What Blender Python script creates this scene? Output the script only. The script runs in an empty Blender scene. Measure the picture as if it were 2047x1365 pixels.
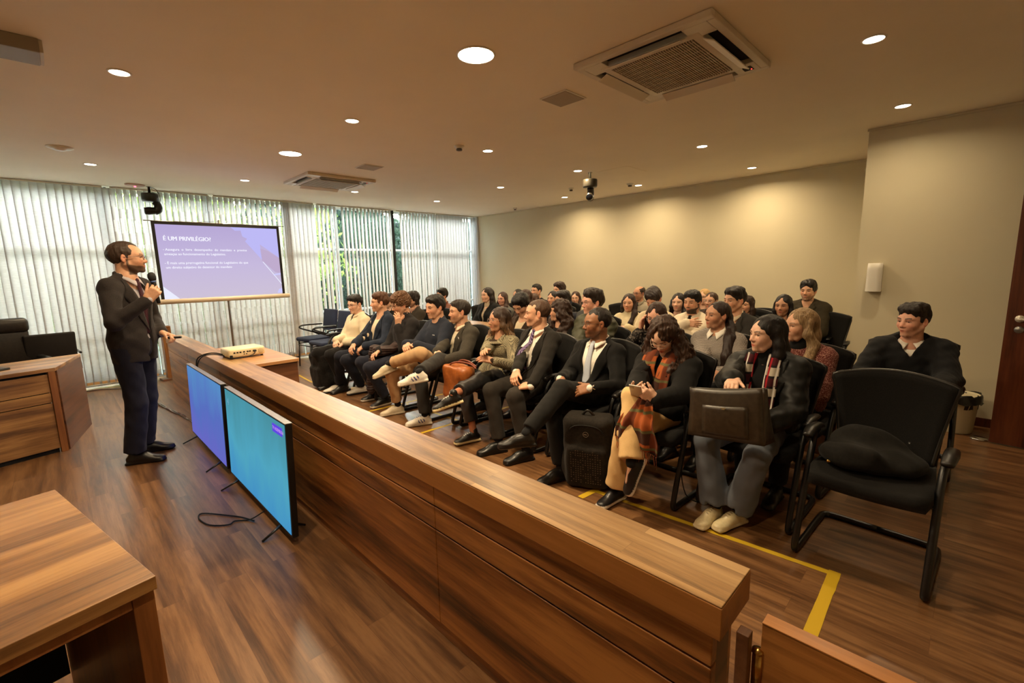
import bpy, bmesh, math, random
import numpy as np
from mathutils import Vector, Matrix, Euler
random.seed(7)
C = bpy.context.scene.collection
PI = math.pi
W, H = 2047, 1365
CAMH = 1.5
YAW, PITCH, ROLL, FPX = 0.779536, -0.1552295, -0.0235040, 918.329
fwd = np.array([math.sin(YAW)*math.cos(PITCH), math.cos(YAW)*math.cos(PITCH), math.sin(PITCH)])
rt0 = np.array([math.cos(YAW), -math.sin(YAW), 0.0]); up0 = np.cross(rt0, fwd)
RT = rt0*math.cos(ROLL)+up0*math.sin(ROLL); UP = -rt0*math.sin(ROLL)+up0*math.cos(ROLL)
CEIL = 2.76

# ---------------------------------------------------------------- materials
def rgb(h):
    """sRGB 0-255 triple -> linear"""
    o = []
    for c in h:
        c = c/255.0
        o.append(c/12.92 if c <= .04045 else ((c+.055)/1.055)**2.4)
    return (o[0], o[1], o[2], 1.0)
class NT:
    def __init__(s, name):
        s.m = bpy.data.materials.new(name); s.m.use_nodes = True
        s.t = s.m.node_tree; s.n = s.t.nodes; s.l = s.t.links
        s.b = s.n['Principled BSDF']; s.out = s.n['Material Output']
    def N(s, typ, **kw):
        n = s.n.new(typ)
        for k, v in kw.items():
            if k in n.inputs: n.inputs[k].default_value = v
            else: setattr(n, k, v)
        return n
    def L(s, a, b): s.l.new(a, b)
    def coord(s, scale=(1, 1, 1), rot=(0, 0, 0), kind='Object'):
        tc = s.N('ShaderNodeTexCoord'); mp = s.N('ShaderNodeMapping')
        mp.inputs['Scale'].default_value = scale; mp.inputs['Rotation'].default_value = rot
        s.L(tc.outputs[kind], mp.inputs['Vector']); return mp.outputs['Vector']
    def ramp(s, fac, stops):
        r = s.N('ShaderNodeValToRGB'); el = r.color_ramp.elements
        while len(el) < len(stops): el.new(.5)
        for e, (p, c) in zip(el, stops): e.position = p; e.color = c
        s.L(fac, r.inputs['Fac']); return r.outputs['Color']
    def bump(s, h, strength=.2, dist=.01):
        b = s.N('ShaderNodeBump'); b.inputs['Strength'].default_value = strength; b.inputs['Distance'].default_value = dist
        s.L(h, b.inputs['Height']); s.L(b.outputs['Normal'], s.b.inputs['Normal'])
MC = {}
def plain(name, col, rough=.5, metal=0, spec=.5, sheen=0, coat=0):
    if name in MC: return MC[name]
    t = NT(name); t.b.inputs['Base Color'].default_value = rgb(col); t.b.inputs['Roughness'].default_value = rough
    t.b.inputs['Metallic'].default_value = metal; t.b.inputs['Specular IOR Level'].default_value = spec
    t.b.inputs['Sheen Weight'].default_value = sheen; t.b.inputs['Coat Weight'].default_value = coat
    v = t.coord((1, 1, 1)); n = t.N('ShaderNodeTexNoise', Scale=9.0, Detail=3.0); t.L(v, n.inputs['Vector'])
    mr = t.N('ShaderNodeMapRange'); mr.inputs['To Min'].default_value = max(0, rough-.06); mr.inputs['To Max'].default_value = min(1, rough+.06)
    t.L(n.outputs['Fac'], mr.inputs['Value']); t.L(mr.outputs['Result'], t.b.inputs['Roughness'])
    MC[name] = t.m; return t.m
def emis(name, col, strength):
    if name in MC: return MC[name]
    t = NT(name); e = t.N('ShaderNodeEmission'); e.inputs['Color'].default_value = rgb(col); e.inputs['Strength'].default_value = strength
    t.L(e.outputs[0], t.out.inputs['Surface']); MC[name] = t.m; return t.m
def wood(name, dark, mid, light, axis='Y', rough=.35, plank=None, scale=1.0, coat=.15):
    """streaky laminate grain running along the given axis; plank = (length, width) adds board-to-board variation"""
    if name in MC: return MC[name]
    t = NT(name)
    st = {'X': (.9, 14, 14), 'Y': (14, .9, 14), 'Z': (14, 14, .9)}[axis]
    v = t.coord(tuple(a*scale for a in st))
    vec = v
    if plank:
        rot = (0, 0, PI/2) if axis == 'Y' else (0, 0, 0)
        pv = t.coord((1, 1, 1), rot)
        br = t.N('ShaderNodeTexBrick'); br.offset = .37; br.inputs['Scale'].default_value = 1
        br.inputs['Brick Width'].default_value = plank[0]; br.inputs['Row Height'].default_value = plank[1]
        br.inputs['Mortar Size'].default_value = .0008; br.inputs['Color1'].default_value = (0, 0, 0, 1); br.inputs['Color2'].default_value = (1, 1, 1, 1)
        br.inputs['Mortar'].default_value = (.5, .5, .5, 1)
        t.L(pv, br.inputs['Vector'])
        ad = t.N('ShaderNodeVectorMath'); ad.operation = 'ADD'
        ml = t.N('ShaderNodeVectorMath'); ml.operation = 'SCALE'; ml.inputs['Scale'].default_value = 7.3
        t.L(br.outputs['Color'], ml.inputs[0]); t.L(v, ad.inputs[0]); t.L(ml.outputs[0], ad.inputs[1]); vec = ad.outputs[0]
    n1 = t.N('ShaderNodeTexNoise', Scale=1.1, Detail=6.0, Roughness=.62, Distortion=.5); t.L(vec, n1.inputs['Vector'])
    n2 = t.N('ShaderNodeTexNoise', Scale=5.5, Detail=8.0, Roughness=.7); t.L(vec, n2.inputs['Vector'])
    mx = t.N('ShaderNodeMath'); mx.operation = 'MULTIPLY_ADD'; mx.inputs[1].default_value = .35
    t.L(n2.outputs['Fac'], mx.inputs[0])
    m2 = t.N('ShaderNodeMath'); m2.operation = 'MULTIPLY'; m2.inputs[1].default_value = .68; t.L(n1.outputs['Fac'], m2.inputs[0]); t.L(m2.outputs[0], mx.inputs[2])
    col = t.ramp(mx.outputs[0], [(.40, rgb(dark)), (.50, rgb(mid)), (.61, rgb(light))])
    if plank:
        mi = t.N('ShaderNodeMix'); mi.data_type = 'RGBA'; mi.blend_type = 'MULTIPLY'
        mr = t.ramp(br.outputs['Color'], [(0, (.89, .885, .88, 1)), (1, (1.04, 1.04, 1.04, 1))])
        mi.inputs['Factor'].default_value = 1; t.L(col, mi.inputs['A']); t.L(mr, mi.inputs['B']); col = mi.outputs['Result']
        mo = t.N('ShaderNodeMix'); mo.data_type = 'RGBA'; t.L(br.outputs['Fac'], mo.inputs['Factor']); t.L(col, mo.inputs['A'])
        mo.inputs['B'].default_value = rgb([int(.5*(a_+b_)) for a_, b_ in zip(dark, mid)]); col = mo.outputs['Result']
    t.L(col, t.b.inputs['Base Color'])
    rr = t.N('ShaderNodeMapRange'); rr.inputs['To Min'].default_value = rough-.05; rr.inputs['To Max'].default_value = rough+.12
    t.L(n2.outputs['Fac'], rr.inputs['Value']); t.L(rr.outputs['Result'], t.b.inputs['Roughness'])
    t.b.inputs['Coat Weight'].default_value = coat; t.b.inputs['Coat Roughness'].default_value = .25
    t.bump(n2.outputs['Fac'], .08, .003)
    MC[name] = t.m; return t.m
def cloth(name, col, kind='wool', col2=None, scale=1.0):
    if name in MC: return MC[name]
    t = NT(name); b = t.b; b.inputs['Roughness'].default_value = .85; b.inputs['Specular IOR Level'].default_value = .2
    b.inputs['Sheen Weight'].default_value = .04; b.inputs['Sheen Roughness'].default_value = .5
    c1 = rgb(col); c2 = rgb(col2) if col2 else tuple(min(1, x*(1.35 if sum(col) < 200 else 1.1)) for x in c1[:3])+(1,)
    v = t.coord((1, 1, 1))
    if kind in ('wool', 'leather', 'puffer', 'denim'):
        n = t.N('ShaderNodeTexNoise', Scale={'wool': 220, 'leather': 40, 'puffer': 14, 'denim': 16}[kind]*scale, Detail=4.0); t.L(v, n.inputs['Vector'])
        t.L(t.ramp(n.outputs['Fac'], [(.35, c1), (.7, c2)]), b.inputs['Base Color'])
        if kind == 'leather': b.inputs['Roughness'].default_value = .38; b.inputs['Specular IOR Level'].default_value = .5; b.inputs['Sheen Weight'].default_value = 0
        if kind == 'puffer':
            b.inputs['Roughness'].default_value = .5
            w = t.N('ShaderNodeTexWave', Scale=5.2*scale, Distortion=1.2); w.bands_direction = 'Z'; t.L(v, w.inputs['Vector']); t.bump(w.outputs['Fac'], .5, .012)
        else: t.bump(n.outputs['Fac'], .25, .002)
    elif kind == 'knit':
        w = t.N('ShaderNodeTexWave', Scale=38*scale, Distortion=2.0); w.inputs['Detail Scale'].default_value = 3; w.bands_direction = 'Y'; t.L(v, w.inputs['Vector'])
        w2 = t.N('ShaderNodeTexWave', Scale=30*scale, Distortion=3.0); w2.bands_direction = 'Z'; t.L(v, w2.inputs['Vector'])
        m = t.N('ShaderNodeMath'); m.operation = 'MULTIPLY'; t.L(w.outputs['Fac'], m.inputs[0]); t.L(w2.outputs['Fac'], m.inputs[1])
        t.L(t.ramp(m.outputs[0], [(.0, c1), (.8, c2)]), b.inputs['Base Color']); t.bump(m.outputs[0], .5, .004)
    elif kind == 'tweed':
        n = t.N('ShaderNodeTexVoronoi', Scale=330*scale); t.L(v, n.inputs['Vector'])
        t.L(t.ramp(n.outputs['Color'], [(.62, c1), (.86, c2)]), b.inputs['Base Color']); t.bump(n.outputs['Distance'], .5, .004)
    elif kind == 'check':
        n = t.N('ShaderNodeTexChecker', Scale=95*scale); n.inputs['Color1'].default_value = c1; n.inputs['Color2'].default_value = c2
        t.L(t.coord((1, 1, 1), (.5, .4, .78)), n.inputs['Vector']); t.L(n.outputs['Color'], b.inputs['Base Color'])
    elif kind == 'stripe':
        w = t.N('ShaderNodeTexWave', Scale=24*scale, Distortion=0); w.bands_direction = 'DIAGONAL'; t.L(v, w.inputs['Vector'])
        t.L(t.ramp(w.outputs['Fac'], [(.62, c1), (.75, c2)]), b.inputs['Base Color']); b.inputs['Roughness'].default_value = .5
    elif kind in ('tartan_large', 'tartan_small'):
        big = kind == 'tartan_large'
        def wv(d, sc, stops):
            w = t.N('ShaderNodeTexWave', Scale=sc, Distortion=0); w.bands_direction = d; t.L(v, w.inputs['Vector']); r_ = t.ramp(w.outputs['Fac'], stops); return r_
        W1 = (1, 1, 1, 1); B0 = (0, 0, 0, 1)
        base = wv('Z', 1.5 if big else 2.7, [(.0, c1), (.42, c1), (.50, c2), (1, c2)] if not big else [(0, c1), (.62, c1), (.68, c2), (1, c2)])
        def over(base, fac, col):
            mi = t.N('ShaderNodeMix'); mi.data_type = 'RGBA'; t.L(fac, mi.inputs['Factor']); t.L(base, mi.inputs['A']); mi.inputs['B'].default_value = rgb(col); return mi.outputs['Result']
        if big:
            base = over(base, wv('Y', 1.9, [(.0, B0), (.66, B0), (.72, W1), (1, W1)]), (104, 50, 28)); base = over(base, wv('Z', 3.1, [(.0, B0), (.93, B0), (.96, W1), (1, W1)]), (96, 90, 56))
        else:
            base = over(base, wv('Z', 5.4, [(.0, B0), (.86, B0), (.90, W1), (1, W1)]), (24, 20, 22)); base = over(base, wv('Y', 5.2, [(.0, B0), (.93, B0), (.96, W1), (1, W1)]), (214, 206, 196)); base = over(base, wv('Y', 3.3, [(.0, B0), (.95, B0), (.97, W1), (1, W1)]), (150, 24, 34))
        t.L(base, b.inputs['Base Color'])
        n = t.N('ShaderNodeTexNoise', Scale=240.0, Detail=2.0); t.L(v, n.inputs['Vector']); t.bump(n.outputs['Fac'], .3, .002)
    elif kind == 'plaid':
        acc = None
        for d, sc in (('Y', 9), ('Z', 7)):
            w = t.N('ShaderNodeTexWave', Scale=sc*scale, Distortion=0); w.bands_direction = d; t.L(v, w.inputs['Vector'])
            if acc is None: acc = w.outputs['Fac']
            else:
                m = t.N('ShaderNodeMath'); m.operation = 'ADD'; t.L(acc, m.inputs[0]); t.L(w.outputs['Fac'], m.inputs[1]); acc = m.outputs[0]
        m = t.N('ShaderNodeMath'); m.operation = 'MULTIPLY'; m.inputs[1].default_value = .5; t.L(acc, m.inputs[0])
        r = t.ramp(m.outputs[0], [(.30, rgb((28, 22, 22))), (.45, c1), (.62, c2), (.9, c2)]); t.L(r, b.inputs['Base Color'])
    MC[name] = t.m; return t.m
def hairmat(name, col, col2=None):
    ombre = col2 and sum(col2) > sum(col)+90 and sum(col) < 200
    if ombre: name += '_tips'
    if name in MC: return MC[name]
    t = NT(name); c = rgb(col); c2 = rgb(col2) if col2 else tuple(min(1, x*1.8+.004) for x in c[:3])+(1,)
    v = t.coord((1, 1, .12)); n = t.N('ShaderNodeTexNoise', Scale=170.0, Detail=3.0); t.L(v, n.inputs['Vector'])
    base = t.ramp(n.outputs['Fac'], [(.35, c), (.75, tuple(x*1.8+.004 for x in c[:3])+(1,) if ombre else c2)])
    if ombre:
        sp = t.N('ShaderNodeSeparateXYZ'); t.L(t.coord(), sp.inputs[0]); mr = t.N('ShaderNodeMapRange'); mr.inputs['From Min'].default_value = 1.08; mr.inputs['From Max'].default_value = .86; t.L(sp.outputs['Z'], mr.inputs['Value'])
        mu = t.N('ShaderNodeMath'); mu.operation = 'MULTIPLY'; t.L(mr.outputs[0], mu.inputs[0]); nn = t.N('ShaderNodeMapRange'); nn.inputs['From Min'].default_value = .35; nn.inputs['From Max'].default_value = .55; t.L(n.outputs['Fac'], nn.inputs['Value']); t.L(nn.outputs[0], mu.inputs[1])
        mi = t.N('ShaderNodeMix'); mi.data_type = 'RGBA'; t.L(mu.outputs[0], mi.inputs['Factor']); t.L(base, mi.inputs['A']); mi.inputs['B'].default_value = c2; base = mi.outputs['Result']
    t.L(base, t.b.inputs['Base Color'])
    t.b.inputs['Roughness'].default_value = .5; t.b.inputs['Specular IOR Level'].default_value = .35; t.bump(n.outputs['Fac'], .6, .004)
    MC[name] = t.m; return t.m
def attrmat(name, rough=.5, sss=0.0):
    if name in MC: return MC[name]
    t = NT(name); a = t.N('ShaderNodeAttribute'); a.attribute_name = 'Col'
    n = t.N('ShaderNodeTexNoise', Scale=60.0, Detail=4.0); t.L(t.coord(), n.inputs['Vector'])
    mi = t.N('ShaderNodeMix'); mi.data_type = 'RGBA'; mi.blend_type = 'MULTIPLY'; mi.inputs['Factor'].default_value = 1
    t.L(a.outputs['Color'], mi.inputs['A']); t.L(t.ramp(n.outputs['Fac'], [(.3, (.9, .9, .9, 1)), (.7, (1.06, 1.06, 1.06, 1))]), mi.inputs['B'])
    t.L(mi.outputs['Result'], t.b.inputs['Base Color']); t.b.inputs['Roughness'].default_value = rough
    if sss: t.b.inputs['Subsurface Weight'].default_value = sss; t.b.inputs['Subsurface Radius'].default_value = (.012, .005, .003); t.b.inputs['Subsurface Scale'].default_value = 1.0
    MC[name] = t.m; return t.m

# ---------------------------------------------------------------- mesh helpers
def put(name, verts, faces, mat, parent=None, smooth=True, mats=None, mi=None, cols=None):
    me = bpy.data.meshes.new(name); me.from_pydata([tuple(map(float, v)) for v in verts], [], [tuple(map(int, f)) for f in faces])
    for m in (mats or [mat]): me.materials.append(m)
    if mi is not None: me.polygons.foreach_set('material_index', np.array(mi, dtype=np.int32))
    if cols is not None:
        a = me.color_attributes.new('Col', 'FLOAT_COLOR', 'POINT'); a.data.foreach_set('color', np.asarray(cols, dtype=np.float32).ravel())
    me.polygons.foreach_set('use_smooth', [smooth]*len(me.polygons)); me.update()
    o = bpy.data.objects.new(name, me); C.objects.link(o)
    if parent: o.parent = parent
    return o
def tag(o, label=None, cat=None, group=None, kind=None):
    if label: o['label'] = label
    if cat: o['category'] = cat
    if group: o['group'] = group
    if kind: o['kind'] = kind
    return o
def empty(name, loc, rz=0, label=None, cat=None, group=None):
    o = bpy.data.objects.new(name, None); C.objects.link(o); o.empty_display_size = .1
    o.location = loc; o.rotation_euler = (0, 0, rz); return tag(o, label, cat, group)
class MB:
    def __init__(s): s.v = []; s.f = []; s.mi = []; s.sm = []
    def raw(s, vs, fs, mi=0, sm=False, M=None):
        k = len(s.v)
        for v in vs: s.v.append(tuple(M @ Vector(v)) if M is not None else tuple(v))
        for f in fs: s.f.append(tuple(i+k for i in f)); s.mi.append(mi); s.sm.append(sm)
        return s
    def box(s, lo, hi, bev=0, mi=0, M=None, seg=2):
        bm = bmesh.new(); bmesh.ops.create_cube(bm, size=1)
        c = [(a+b)/2 for a, b in zip(lo, hi)]; d = [abs(b-a) for a, b in zip(lo, hi)]
        for v in bm.verts: v.co = Vector((v.co.x*d[0]+c[0], v.co.y*d[1]+c[1], v.co.z*d[2]+c[2]))
        if bev: bmesh.ops.bevel(bm, geom=list(bm.edges), offset=min(bev, min(d)*.49), segments=seg, profile=.5, affect='EDGES')
        bm.verts.index_update()
        s.raw([v.co.copy() for v in bm.verts], [[v.index for v in f.verts] for f in bm.faces], mi, bev > .006, M); bm.free(); return s
    def prism(s, poly, z0, z1, mi=0, M=None, bev=0):
        bm = bmesh.new(); vs = [bm.verts.new((x, y, z0)) for x, y in poly]; f = bm.faces.new(vs)
        r = bmesh.ops.extrude_face_region(bm, geom=[f]); bmesh.ops.translate(bm, vec=(0, 0, z1-z0), verts=[g for g in r['geom'] if isinstance(g, bmesh.types.BMVert)])
        bmesh.ops.recalc_face_normals(bm, faces=list(bm.faces))
        if bev: bmesh.ops.bevel(bm, geom=list(bm.edges), offset=bev, segments=2, profile=.5, affect='EDGES')
        bm.verts.index_update()
        s.raw([v.co.copy() for v in bm.verts], [[v.index for v in f.verts] for f in bm.faces], mi, bev > 0, M); bm.free(); return s
    def tube(s, pts, r, n=8, mi=0, sub=4, closed=False, M=None, caps=True, flat=1.0):
        P = [Vector(p) for p in pts]
        if sub > 1 and len(P) > 2:
            Q = []; m = len(P); rng = range(m if closed else m-1)
            for i in rng:
                p0 = P[(i-1) % m] if (closed or i > 0) else P[0]; p1 = P[i]; p2 = P[(i+1) % m]; p3 = P[(i+2) % m] if (closed or i+2 < m) else P[-1]
                for k in range(sub):
                    t = k/sub
                    Q.append(.5*((2*p1)+(p2-p0)*t+(2*p0-5*p1+4*p2-p3)*t*t+(3*p1-p0-3*p2+p3)*t*t*t))
            if not closed: Q.append(P[-1])
            P = Q
        m = len(P); rr = r if hasattr(r, '__len__') else [r]*m
        if len(rr) != m: rr = list(np.interp(np.linspace(0, 1, m), np.linspace(0, 1, len(rr)), rr))
        vs = []; prev = None
        for i, p in enumerate(P):
            a = P[(i-1) % m] if (closed or i) else P[i]; b = P[(i+1) % m] if (closed or i < m-1) else P[i]
            t = (b-a).normalized() if (b-a).length > 1e-9 else Vector((0, 0, 1))
            if prev is None:
                ref = Vector((0, 0, 1)) if abs(t.z) < .9 else Vector((1, 0, 0)); u = t.cross(ref).normalized()
            else: u = (prev-t*prev.dot(t)).normalized()
            prev = u; w = t.cross(u)
            for k in range(n):
                a_ = 2*PI*k/n; vs.append(p+u*math.cos(a_)*rr[i]+w*math.sin(a_)*rr[i]*flat)
        fs = []
        for i in range(m if closed else m-1):
            j = (i+1) % m
            for k in range(n): fs.append((i*n+k, i*n+(k+1) % n, j*n+(k+1) % n, j*n+k))
        if caps and not closed: fs.append(tuple(range(n-1, -1, -1))); fs.append(tuple((m-1)*n+k for k in range(n)))
        return s.raw(vs, fs, mi, True, M)
    def lathe(s, prof, n=24, mi=0, M=None):
        vs = []; fs = []
        for (r, z) in prof:
            for k in range(n): a = 2*PI*k/n; vs.append((r*math.cos(a), r*math.sin(a), z))
        for i in range(len(prof)-1):
            for k in range(n): fs.append((i*n+k, i*n+(k+1) % n, (i+1)*n+(k+1) % n, (i+1)*n+k))
        if prof[0][0] > 1e-6: fs.append(tuple(range(n-1, -1, -1)))
        if prof[-1][0] > 1e-6: fs.append(tuple((len(prof)-1)*n+k for k in range(n)))
        return s.raw(vs, fs, mi, True, M)
    def grid(s, fn, nu, nv, th=0, mi=0, M=None):
        """sheet fn(u,v)->point, given thickness th along its normals"""
        P = [[Vector(fn(i/nu, j/nv)) for j in range(nv+1)] for i in range(nu+1)]
        vs = []; fs = []
        def idx(i, j, l): return l*(nu+1)*(nv+1)+i*(nv+1)+j
        nr = [[None]*(nv+1) for _ in range(nu+1)]
        for i in range(nu+1):
            for j in range(nv+1):
                du = P[min(i+1, nu)][j]-P[max(i-1, 0)][j]; dv = P[i][min(j+1, nv)]-P[i][max(j-1, 0)]
                nn = du.cross(dv); nr[i][j] = nn.normalized() if nn.length > 1e-12 else Vector((0, 0, 1))
        for l in range(2 if th else 1):
            for i in range(nu+1):
                for j in range(nv+1): vs.append(P[i][j]+nr[i][j]*(th*(l-.5) if th else 0))
        for i in range(nu):
            for j in range(nv):
                q = (idx(i, j, 0), idx(i+1, j, 0), idx(i+1, j+1, 0), idx(i, j+1, 0))
                fs.append(q if not th else q[::-1])
                if th: fs.append((idx(i, j, 1), idx(i+1, j, 1), idx(i+1, j+1, 1), idx(i, j+1, 1)))
        if th:
            for i in range(nu):
                fs.append((idx(i, 0, 0), idx(i+1, 0, 0), idx(i+1, 0, 1), idx(i, 0, 1))); fs.append((idx(i, nv, 1), idx(i+1, nv, 1), idx(i+1, nv, 0), idx(i, nv, 0)))
            for j in range(nv):
                fs.append((idx(0, j, 1), idx(0, j+1, 1), idx(0, j+1, 0), idx(0, j, 0))); fs.append((idx(nu, j, 0), idx(nu, j+1, 0), idx(nu, j+1, 1), idx(nu, j, 1)))
        return s.raw(vs, fs, mi, True, M)
    def put(s, name, mat, parent=None, mats=None):
        o = put(name, s.v, s.f, mat, parent, False, mats, s.mi if mats else None)
        o.data.polygons.foreach_set('use_smooth', s.sm); return o
def struct(o): o['kind'] = 'structure'; return o
def T(x, y, z): return Matrix.Translation((x, y, z))
def RZ(a): return Matrix.Rotation(a, 4, 'Z')
def RX(a): return Matrix.Rotation(a, 4, 'X')
def RY(a): return Matrix.Rotation(a, 4, 'Y')
def text_part(name, body, size, M, mat, parent, extrude=.0004, bold=0, align='LEFT', spacing=1.0):
    cu = bpy.data.curves.new(name, 'FONT'); cu.body = body; cu.size = size; cu.extrude = extrude; cu.offset = bold; cu.align_x = align; cu.space_character = spacing; cu.resolution_u = 2
    o = bpy.data.objects.new(name, cu); C.objects.link(o); bpy.context.view_layer.update()
    me = bpy.data.meshes.new_from_object(o.evaluated_get(bpy.context.evaluated_depsgraph_get())); C.objects.unlink(o); bpy.data.objects.remove(o)
    me.transform(M); me.materials.clear(); me.materials.append(mat)
    q = bpy.data.objects.new(name, me); C.objects.link(q); q.parent = parent; return q
# ---------------------------------------------------------------- materials of the place
def paint(name, col, rough=.8):
    if name in MC: return MC[name]
    t = NT(name); n = t.N('ShaderNodeTexNoise', Scale=2.0, Detail=4.0); t.L(t.coord(), n.inputs['Vector'])
    c = rgb(col); t.L(t.ramp(n.outputs['Fac'], [(.3, tuple(x*.96 for x in c[:3])+(1,)), (.7, c)]), t.b.inputs['Base Color'])
    n2 = t.N('ShaderNodeTexNoise', Scale=180.0, Detail=2.0); t.L(t.coord(), n2.inputs['Vector']); t.bump(n2.outputs['Fac'], .06, .002)
    t.b.inputs['Roughness'].default_value = rough; t.b.inputs['Specular IOR Level'].default_value = .3
    MC[name] = t.m; return t.m
M_CEIL = paint('ceiling_paint', (246, 234, 212)); M_WALL = paint('wall_paint', (212, 202, 172)); M_OUTW = paint('outside_render', (150, 150, 145))
M_FLOOR = wood('floor_laminate', (80, 52, 31), (112, 77, 47), (140, 101, 65), 'Y', .30, (1.25, .13), .8, .12)
M_BTOP = wood('bench_top_laminate', (112, 82, 48), (154, 116, 70), (182, 144, 94), 'Y', .34, (1.6, .062), .55, .12)
M_BFRONT = wood('bench_front_laminate', (66, 37, 15), (138, 86, 40), (188, 128, 66), 'Y', .38, None, .36, .1)
M_BEDGE = wood('bench_edge_laminate', (136, 84, 36), (162, 106, 50), (176, 118, 60), 'Y', .38, None, .5, .1)
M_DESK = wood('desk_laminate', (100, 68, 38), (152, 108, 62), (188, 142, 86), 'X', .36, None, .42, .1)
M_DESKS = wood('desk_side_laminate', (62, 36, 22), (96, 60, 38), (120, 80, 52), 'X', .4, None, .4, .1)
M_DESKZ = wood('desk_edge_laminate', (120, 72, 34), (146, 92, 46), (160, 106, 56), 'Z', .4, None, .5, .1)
M_DOOR = wood('door_veneer', (62, 26, 10), (92, 42, 18), (110, 56, 26), 'Z', .35, None, .5, .2)
M_BLACK = plain('black_plastic', (22, 21, 20), .42); M_BLACKM = plain('black_metal', (20, 20, 20), .35, 0, .5); M_RUB = plain('rubber', (14, 14, 14), .7)
M_WHITEP = plain('white_plastic', (228, 222, 208), .35); M_CHROME = plain('chrome', (190, 188, 182), .18, 1.0); M_GREYM = plain('grey_metal', (150, 148, 144), .35, .8)
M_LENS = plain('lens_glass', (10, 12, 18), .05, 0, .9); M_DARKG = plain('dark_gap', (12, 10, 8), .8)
M_FRAMEW = plain('white_frame', (222, 226, 230), .4)
def glassmat(name, col=(255, 255, 255), rough=0):
    if name in MC: return MC[name]
    t = NT(name); g = t.N('ShaderNodeBsdfGlass', IOR=1.45, Roughness=rough); tr = t.N('ShaderNodeBsdfTransparent'); tr.inputs['Color'].default_value = rgb(col)
    fr = t.N('ShaderNodeFresnel', IOR=1.3); gl = t.N('ShaderNodeBsdfGlossy', Roughness=.02); mx = t.N('ShaderNodeMixShader')
    t.L(fr.outputs[0], mx.inputs[0]); t.L(tr.outputs[0], mx.inputs[1]); t.L(gl.outputs[0], mx.inputs[2]); t.L(mx.outputs[0], t.out.inputs['Surface'])
    MC[name] = t.m; return t.m
M_GLASS = glassmat('window_glass', (240, 248, 246))
def slatmat():
    t = NT('blind_fabric'); n = t.N('ShaderNodeTexNoise', Scale=1.0, Detail=3.0, Roughness=.6); t.L(t.coord((14, 14, 160)), n.inputs['Vector'])
    col = t.ramp(n.outputs['Fac'], [(.3, rgb((222, 220, 220))), (.7, rgb((242, 241, 242)))])
    d = t.N('ShaderNodeBsdfDiffuse'); r = t.N('ShaderNodeBsdfTranslucent'); m = t.N('ShaderNodeMixShader'); m.inputs[0].default_value = .5
    t.L(col, d.inputs['Color']); t.L(col, r.inputs['Color']); t.L(d.outputs[0], m.inputs[1]); t.L(r.outputs[0], m.inputs[2]); t.L(m.outputs[0], t.out.inputs['Surface'])
    return t.m
M_SLAT = slatmat()

# ---------------------------------------------------------------- the room
WY = 8.75          # window glass plane
BX = 7.39          # back wall plane
PX = 5.80          # near wall (with the dispenser)
struct(MB().box((-3.2, -1.8, -.12), (BX+.2, WY+.12, 0)).put('floor', M_FLOOR))
struct(MB().box((-3.2, -1.8, CEIL), (BX+.2, WY+.12, CEIL+.15)).put('ceiling', M_CEIL))
struct(MB().box((BX, .87, 0), (BX+.15, WY+.12, CEIL)).put('wall_back', M_WALL))
struct(MB().box((PX, -1.8, 0), (BX+.15, .875, CEIL)).put('wall_right', M_WALL))
struct(MB().box((-3.2, -1.95, 0), (BX+.15, -1.8, CEIL)).put('wall_behind_camera', M_WALL))
struct(MB().box((-3.35, -1.95, 0), (-3.2, WY+.12, CEIL)).put('wall_left', M_WALL))
struct(MB().box((PX-.014, -1.8, 0), (PX, -1.12, .08), .003).box((PX-.014, -.42, 0), (PX, .875, .08), .003).put('baseboard_right', M_DOOR))
struct(MB().box((BX-.014, .875, 0), (BX, 8.5, .08), .003).put('baseboard_back', M_DOOR))
# shadow gap along the head of the two walls
struct(MB().box((PX-.012, -1.8, CEIL-.022), (PX, .887, CEIL-.002)).put('trim_1', M_WALL))
struct(MB().box((BX-.012, .875, CEIL-.022), (BX, 8.6, CEIL-.002)).put('trim_2', M_WALL))
struct(MB().box((BX-.05, 8.52, 0), (BX, WY, CEIL)).put('trim_3', M_FRAMEW))
# windows: one frame + pane for every bay
bays = [(-3.1, -1.75), (-1.75, -.55), (-.55, .69), (.69, 1.92), (1.92, 3.06), (3.06, 3.98), (3.98, 5.16), (5.16, 6.2), (6.2, 7.34)]
for i, (a, b) in enumerate(bays):
    m = MB(); t = .028
    m.box((a, WY-.03, 0), (a+t, WY+.03, CEIL), .003).box((b-t, WY-.03, 0), (b, WY+.03, CEIL), .003)
    for z in (.02, .60, .79, 1.96, CEIL-.03): m.box((a+t, WY-.025, z-.02), (b-t, WY+.025, z+.02), .003)
    w = struct(m.put('window_%d' % (i+1), M_FRAMEW))
    g = MB().box((a+t, WY-.004, .02), (b-t, WY+.004, CEIL-.03)).put('pane', M_GLASS, w)
    if i in (3, 4, 5, 7): MB().box((a-.012, WY-.075, 0), (a+.012, WY-.03, CEIL)).put('dark_mullion', M_BLACKM, w)
    if i == 7: MB().box((a-.03, WY-.1, 0), (a+.03, WY-.03, CEIL)).put('mullion_cover', M_BLACKM, w)
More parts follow.
